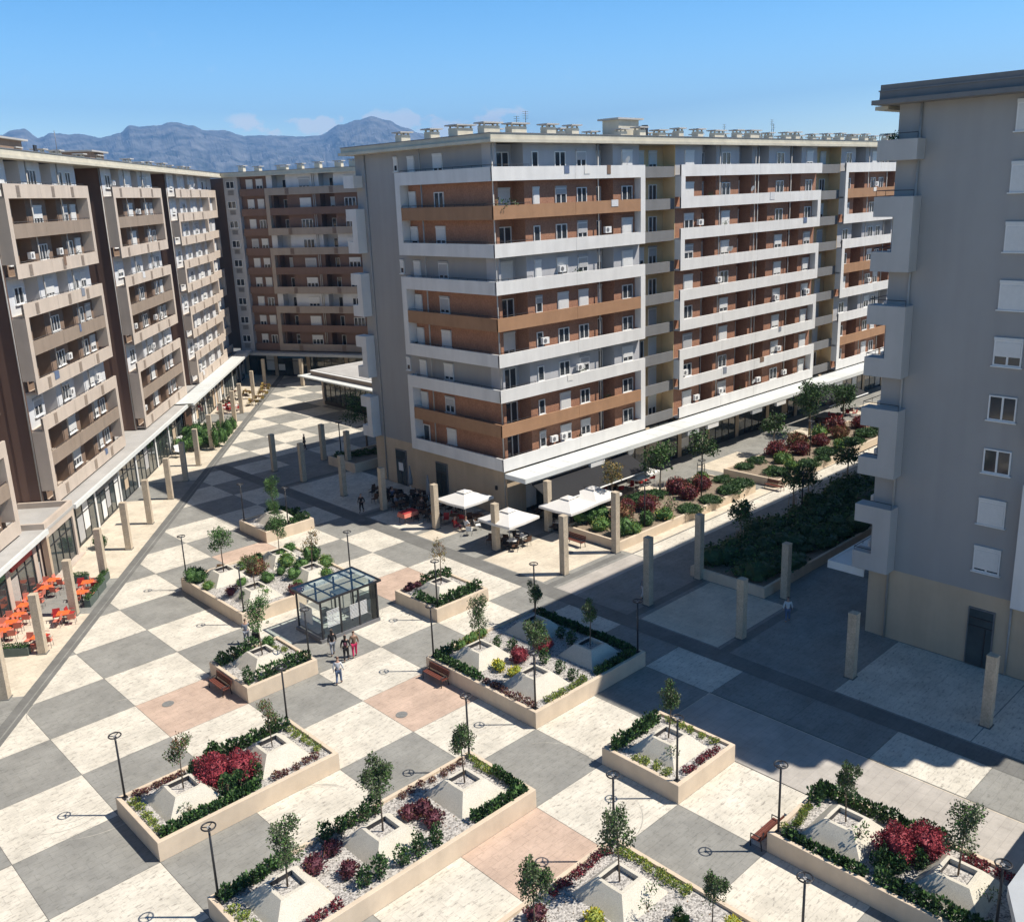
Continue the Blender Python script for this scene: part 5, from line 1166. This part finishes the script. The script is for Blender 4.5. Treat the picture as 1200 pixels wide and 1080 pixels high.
for k,x,y,s,lb in [(0,57.0,-15.4,1.0,'staked street tree rising behind the red bushes of the nearer planter'),(1,63.3,-15.5,1.12,'staked street tree at the right end of the nearer street planter'),(1,76.4,-14.0,1.05,'rounded green tree between the shops and the further planter'),(2,85.8,-12.8,.95,'big dark tree before the shops, left of two'),(2,91.5,-13.8,.8,'big dark tree before the shops, right of two'),(2,104.0,-16,.95,'big dark tree furthest along the street'),(1,51.2,-26.4,.9,'thin shaded tree at the corner of the dark hedge'),(1,60.8,-25.3,.95,'thin shaded tree behind the dark hedge, left of a close pair'),(1,62.6,-25.6,.85,'thin shaded tree behind the dark hedge, right of a close pair'),(1,69.5,-25.6,1.05,'bushy shaded tree at the far end of the dark hedge')]: ST[k].put((x,y+(1.2 if -21<y<-14.9 else 0),.5 if y<-14.9 else 0),frg.uniform(0,6),lb,SG,s)
GT=tree_proto(44,(1.15,1.15,.95),4.6,1000,('leaf_gold','leaf_gold','leaf_olive'),name='street_tree',size=.10,trunk=.07); GT.put((50.5,-14.1,.5),0,'golden leaved tree beside the touching parasols',SG)
for x,y,lb in [(58.2,-19.0,'ring lamp in the nearer sunlit street planter'),(49.5,-19.6,'ring lamp among bushes at the near end of the sunlit planter'),(60.6,-26.2,'ring lamp rising from the dark hedge'),(76.6,-19.2,'ring lamp in the further sunlit street planter'),(73.0,-27.0,'ring lamp at the far end of the dark hedge')]: lamp(x,y+(1.2 if y>-21 else 0),.5,lb,1.15)
# ---- people
def skel(name,verts,edges,mt,parent,sub=1):
    me=bpy.data.meshes.new(name); bm=bmesh.new(); sk=bm.verts.layers.skin.verify(); vs_=[]
    for i,(p,r) in enumerate(verts):
        v=bm.verts.new(p); v[sk].radius=(r,r) if not isinstance(r,tuple) else r; vs_.append(v)
    seen=set(); adj={}
    for a,b in edges: bm.edges.new((vs_[a],vs_[b])); adj.setdefault(a,[]).append(b); adj.setdefault(b,[]).append(a)
    for i in range(len(verts)):
        if i in seen: continue
        vs_[i][sk].use_root=True; st=[i]
        while st:
            q=st.pop()
            if q in seen: continue
            seen.add(q); st+=adj.get(q,[])
    bm.to_mesh(me); bm.free(); me.materials.append(MT[mt]); o=mkobj(name,me,parent); s=o.modifiers.new('skin','SKIN'); s.use_smooth_shade=True
    if sub: o.modifiers.new('sub','SUBSURF').levels=sub; o.modifiers['sub'].render_levels=sub
    return o
def person(x,y,rot,label,top='cloth_grey',bottom='cloth_black',hair='hair_dark',sit=False,step=.14,arms=0,h=1.72,bag=None,longhair=False,z=0,shoes='cloth_black'):
    e=thing('person',label,'person',(x,y,z),rot); k=h/1.72
    def S_(p): return tuple(c*k for c in p)
    # facing -y
    hz=.92 if not sit else .50
    f=step
    if sit:
        kn=[(-.11,-.42,.50),(.11,-.42,.50)]; an=[(-.11,-.44,.09),(.11,-.40,.09)]; toe=[(-.11,-.60,.04),(.11,-.56,.04)]
    else:
        kn=[(-.10,-f*.7-.03,.49),(.10,f*.35-.03,.49)]; an=[(-.10,-f,.08),(.10,f+.05,.10)]; toe=[(-.11,-f-.19,.04),(.11,f-.12,.04)]
    sh=hz+.50; 
    V=[((0,0,hz),.12),((0,0,hz+.18),.11),((0,-.01,hz+.36),.13),((0,0,sh),.085),((0,-.01,sh+.08),.052),((0,-.03,sh+.17),.075),((0,-.03,sh+.27),.088),((0,-.02,sh+.34),.05)]
    Eg=[(0,1),(1,2),(2,3),(3,4),(4,5),(5,6),(6,7)]
    for s_,i in ((-1,0),(1,1)):
        b=len(V); V+=[((s_*.10,0,hz-.05),.088),(kn[i],.060),(an[i],.040),(toe[i],.034)]; Eg+=[(0,b),(b,b+1),(b+1,b+2),(b+2,b+3)]
    aj=[]
    for s_ in (-1,1):
        sw=(f if s_>0 else -f)*.8
        if arms or sit: el=(s_*.25,-.10,sh-.28); wr=(s_*.16,-.32,sh-.30)
        else: el=(s_*.26,sw*.5+.03,sh-.28); wr=(s_*.27,-sw*-1*.9-.05,sh-.52)
        b=len(V); V+=[((s_*.17,0,sh-.03),.060),(el,.042),(wr,.028)]; Eg+=[(3,b),(b,b+1),(b+1,b+2)]; aj.append((s_,el,wr))
        d=(Vector(wr)-Vector(el)).normalized(); palm=Vector(wr)+d*.07
        c=len(V); V.append((tuple(palm),.028)); Eg.append((b+2,c))
        side=Vector((0,1,0)) if not arms else Vector((1,0,0))
        for q in range(4):
            o_=side*(-.024+.016*q); l=[.058,.07,.064,.05][q]
            V+=[(tuple(palm+o_+d*.03),.0085),(tuple(palm+o_+d*(.03+l)+Vector((-s_*.018,0,0))),.007)]; Eg+=[(c,len(V)-2),(len(V)-2,len(V)-1)]
        V+=[(tuple(palm-side*.035+d*.0),.010),(tuple(palm-side*.05+d*.045),.008)]; Eg+=[(c,len(V)-2),(len(V)-2,len(V)-1)]
    V=[(S_(p),r*k) for p,r in V]
    skel('body',V,Eg,'skin',e,1)
    # face: nose, eyes
    m=MB(); hy=-.03; hzz=sh+.24
    m.tube([S_((0,hy-.085,hzz+.01)),S_((0,hy-.112,hzz-.03))],[.009*k,.016*k],'skin',5)
    for sx in(-1,1): m.tube([S_((sx*.033,hy-.084,hzz+.02)),S_((sx*.033,hy-.092,hzz+.02))],.011*k,'hair_dark',6); m.tube([S_((sx*.088,hy,hzz)),S_((sx*.10,hy,hzz))],[.02*k,.015*k],'skin',6)
    m.tube([S_((-.025,hy-.086,hzz-.065)),S_((.025,hy-.086,hzz-.065))],.006*k,'cloth_plum',5)
    m.obj('face_features',e)
    # shirt
    V=[((0,0,hz-.04),.145),((0,0,hz+.18),.135),((0,-.01,hz+.36),.155),((0,0,sh),.10)]; Eg=[(0,1),(1,2),(2,3)]
    for s_,el,wr in aj: b=len(V); V+=[((s_*.17,0,sh-.03),.076),(el,.056),(tuple(Vector(el).lerp(Vector(wr),.85)),.042)]; Eg+=[(3,b),(b,b+1),(b+1,b+2)]
    skel('jacket',[(S_(p),r*k) for p,r in V],Eg,top,e,1)
    V=[((0,0,hz+.0),.142)]; Eg=[]
    for s_,i in ((-1,0),(1,1)): b=len(V); V+=[((s_*.10,0,hz-.06),.108),(kn[i],.076),(tuple(Vector(an[i])+Vector((0,0,.05))),.060)]; Eg+=[(0,b),(b,b+1),(b+1,b+2)]
    skel('trousers',[(S_(p),r*k) for p,r in V],Eg,bottom,e,1)
    for i in (0,1): skel('shoe',[(S_(an[i]),.05*k),(S_(toe[i]),.042*k)],[(0,1)],shoes,e,1)
    V=[((0,.0,sh+.335),.088),((0,.03,sh+.24),.098)]; Eg=[(0,1)]
    if longhair: V+=[((0,.05,sh+.10),.075),((0,.07,sh-.05),.05)]; Eg+=[(1,2),(2,3)]
    skel('hair',[(S_(p),r*k) for p,r in V],Eg,hair,e,1)
    if bag: skel('backpack',[(S_((0,.17,sh-.08)),.10*k),(S_((0,.19,sh-.32)),.12*k)],[(0,1)],bag,e,1)
    return e
view=math.pi/2-YAW
person(18.55,-20.4,R(135),'person in light grey clothes with a dark backpack walking alone below the group','cloth_white','cloth_blue',bag='cloth_grey',h=1.72)
person(20.3,-17.1,R(160),'person in a dark jacket and light trousers standing left of the group','cloth_black','cloth_grey',longhair=True)
person(20.45,-18.35,R(140),'person in a dark jacket with a bag, in the middle of the group','cloth_black','cloth_black',bag='cloth_plum',longhair=True)
person(21.1,-18.3,R(150),'person in bright pink trousers at the right of the group','cloth_brown','cloth_pink')
person(17.4,-11.6,R(150),'person in grey pushing a dark pushchair by the left planter','cloth_grey','cloth_grey',arms=1)
person(46.0,27.9,R(40),'person in dark clothes crossing at the far sunlit edge of the shadow','cloth_black','cloth_black',h=1.75)
person(37.4,4.3,R(-60),'person in black standing in the shade at the edge of the gable cafe','cloth_black','cloth_black',h=1.75)
person(42.9,-35.3,R(120),'person in a white shirt walking in the deep shade before the dark hedge','cloth_white','cloth_blue',bag=None)
person(39.8,-5.9,R(70),'person in red seated in the sun beside the pillar','cloth_red','cloth_plum',sit=True)
person(40.3,-6.7,R(100),'person in a white top seated behind the one in red','cloth_white','cloth_brown',sit=True)
person(39.5,-26.3,R(80),'person in grey partly hidden behind the shaded pillar','cloth_grey','cloth_white')
for i,(x,y,r,t_) in enumerate([(40.9,5.4,0,'cloth_black'),(41.3,4.9,2,'cloth_blue'),(40.2,3.0,1,'cloth_grey'),(42.3,2.4,3,'cloth_black'),(41.3,.5,2,'cloth_brown'),(43.0,.4,4,'cloth_black')]):
    person(x,y,r,'seated customer in %s in the shaded gable cafe, %s'%(t_.split('_')[1],['by the standing person','next to the first table','near the pillar','below the furled parasol','near the red covered table','close to the wall'][i]),t_,'cloth_black',sit=True)
e=thing('pushchair','dark pushchair in front of the person in grey by the left planter','pushchair',(17.75,-12.15,0),R(150))
m=MB(); m.tube([(-.2,.3,.2),(-.2,.0,.65),(-.2,.45,1.0)],.02,'metal_dark',5); m.tube([(.2,.3,.2),(.2,.0,.65),(.2,.45,1.0)],.02,'metal_dark',5); m.tube([(-.2,.45,1.0),(.2,.45,1.0)],.02,'metal_dark',5); m.obj('frame',e)
m=MB(); m.box(-.2,.2,-.25,.15,.40,.50,'cloth_black'); m.face([(-.2,.15,.5),(.2,.15,.5),(.2,.25,.95),(-.2,.25,.95)],'cloth_black'); m.face([(-.2,.25,.95),(.2,.25,.95),(.2,-.15,.98),(-.2,-.15,.98)],'cloth_black'); m.obj('seat',e)
for sx in (-.22,.22):
    for sy in (-.3,.3): m=MB(); m.tube([(sx-.02,sy,.11),(sx+.02,sy,.11)],.11,'metal_dark',12); m.obj('wheel',e)
# potted plants on the corner balconies
for k,lb in ((7,'leafy potted plant on the corner balcony below the top storey'),):
    shrub('climber',44.9,-7.2,lb,z=zt(k)-.5,s=1.6); 
shrub('climber',46.5,-7.2,'second leafy potted plant on the same corner balcony',z=zt(7)-.5,s=1.6)
shrub('green',45.0,-39.3,'dark potted plant on the topmost balcony of the right building',z=zt(8)-.35,s=.9); shrub('green',46.4,-39.2,'second dark potted plant on the topmost balcony of the right building',z=zt(8)-.4,s=.7)
rg=random.Random(8); m=MB()
for (x0,x1,y0,y1) in [(C,3*C,-6*C,-5*C),(C,4*C,-8*C,-7*C),(2*C,4*C,-11*C,-9*C),(5*C,6*C,-12*C,-10*C),(5*C,6*C,-9*C,-8*C),(5*C,7*C,-7*C,-5*C),(3*C,4*C,-4*C,-3*C),(4*C,6*C,-2*C,0),(6*C,7*C,-4*C,-3*C)]:
    for i in range(int(90*(x1-x0)*(y1-y0)/(C*C))):
        x,y=rg.uniform(x0+.25,x1-.25),rg.uniform(y0+.25,y1-.25); a=rg.uniform(0,6.28); s=rg.uniform(.03,.06); z=RIM-.115
        m.face([(x+math.cos(a)*s,y+math.sin(a)*s,z),(x-math.sin(a)*s*.5,y+math.cos(a)*s*.5,z+.01),(x-math.cos(a)*s,y-math.sin(a)*s,z),(x+math.sin(a)*s*.5,y-math.cos(a)*s*.5,z+.01)],rg.choice(['leaf_brown','leaf_olive','bark']))
tag(m.obj('fallen_leaves'),'dry fallen leaves scattered on the gravel of the planters','leaves',kind='stuff')
# ---- labels: members of a small group that read alike say their place
ORD=['leftmost','second from left','third from left','fourth from left','fifth from left','sixth from left','seventh from left','eighth from left','ninth from left','tenth from left','eleventh from left','twelfth from left','thirteenth from left','fourteenth from left','fifteenth from left','sixteenth from left']
by={}
for o in bpy.data.objects:
    if o.parent is None and o.get('label') and o.get('group'): by.setdefault(o['label'],[]).append(o)
bpy.context.view_layer.update()
for lb,os_ in by.items():
    if 2<=len(os_)<=16 and len(lb.split())<=13:
        def sx(o):
            d=Vector(o.location)-Vector(CAM); return d.dot(rr)/d.dot(fw)
        for i,o in enumerate(sorted(os_,key=sx)): o['label']=lb+(', '+('rightmost' if i==len(os_)-1 else ORD[i]))
# ---- air: thin haze that fades the far mountains
hz_=bpy.data.materials.new('haze'); hz_.use_nodes=True; t=hz_.node_tree
for n in list(t.nodes): t.nodes.remove(n)
o_=t.nodes.new('ShaderNodeOutputMaterial'); v_=t.nodes.new('ShaderNodeVolumePrincipled'); v_.inputs['Color'].default_value=(.24,.52,1,1); v_.inputs['Density'].default_value=9.5e-5; v_.inputs['Anisotropy'].default_value=0.0
t.links.new(v_.outputs[0],o_.inputs['Volume']); MT['haze']=hz_
m=MB(); m.box(-13900,13900,-13900,13900,-8,1400,'haze'); o=m.obj('haze'); tag(o,None,None,None,'stuff'); o['label']='thin blue air haze over the whole scene'
o['category']='haze'
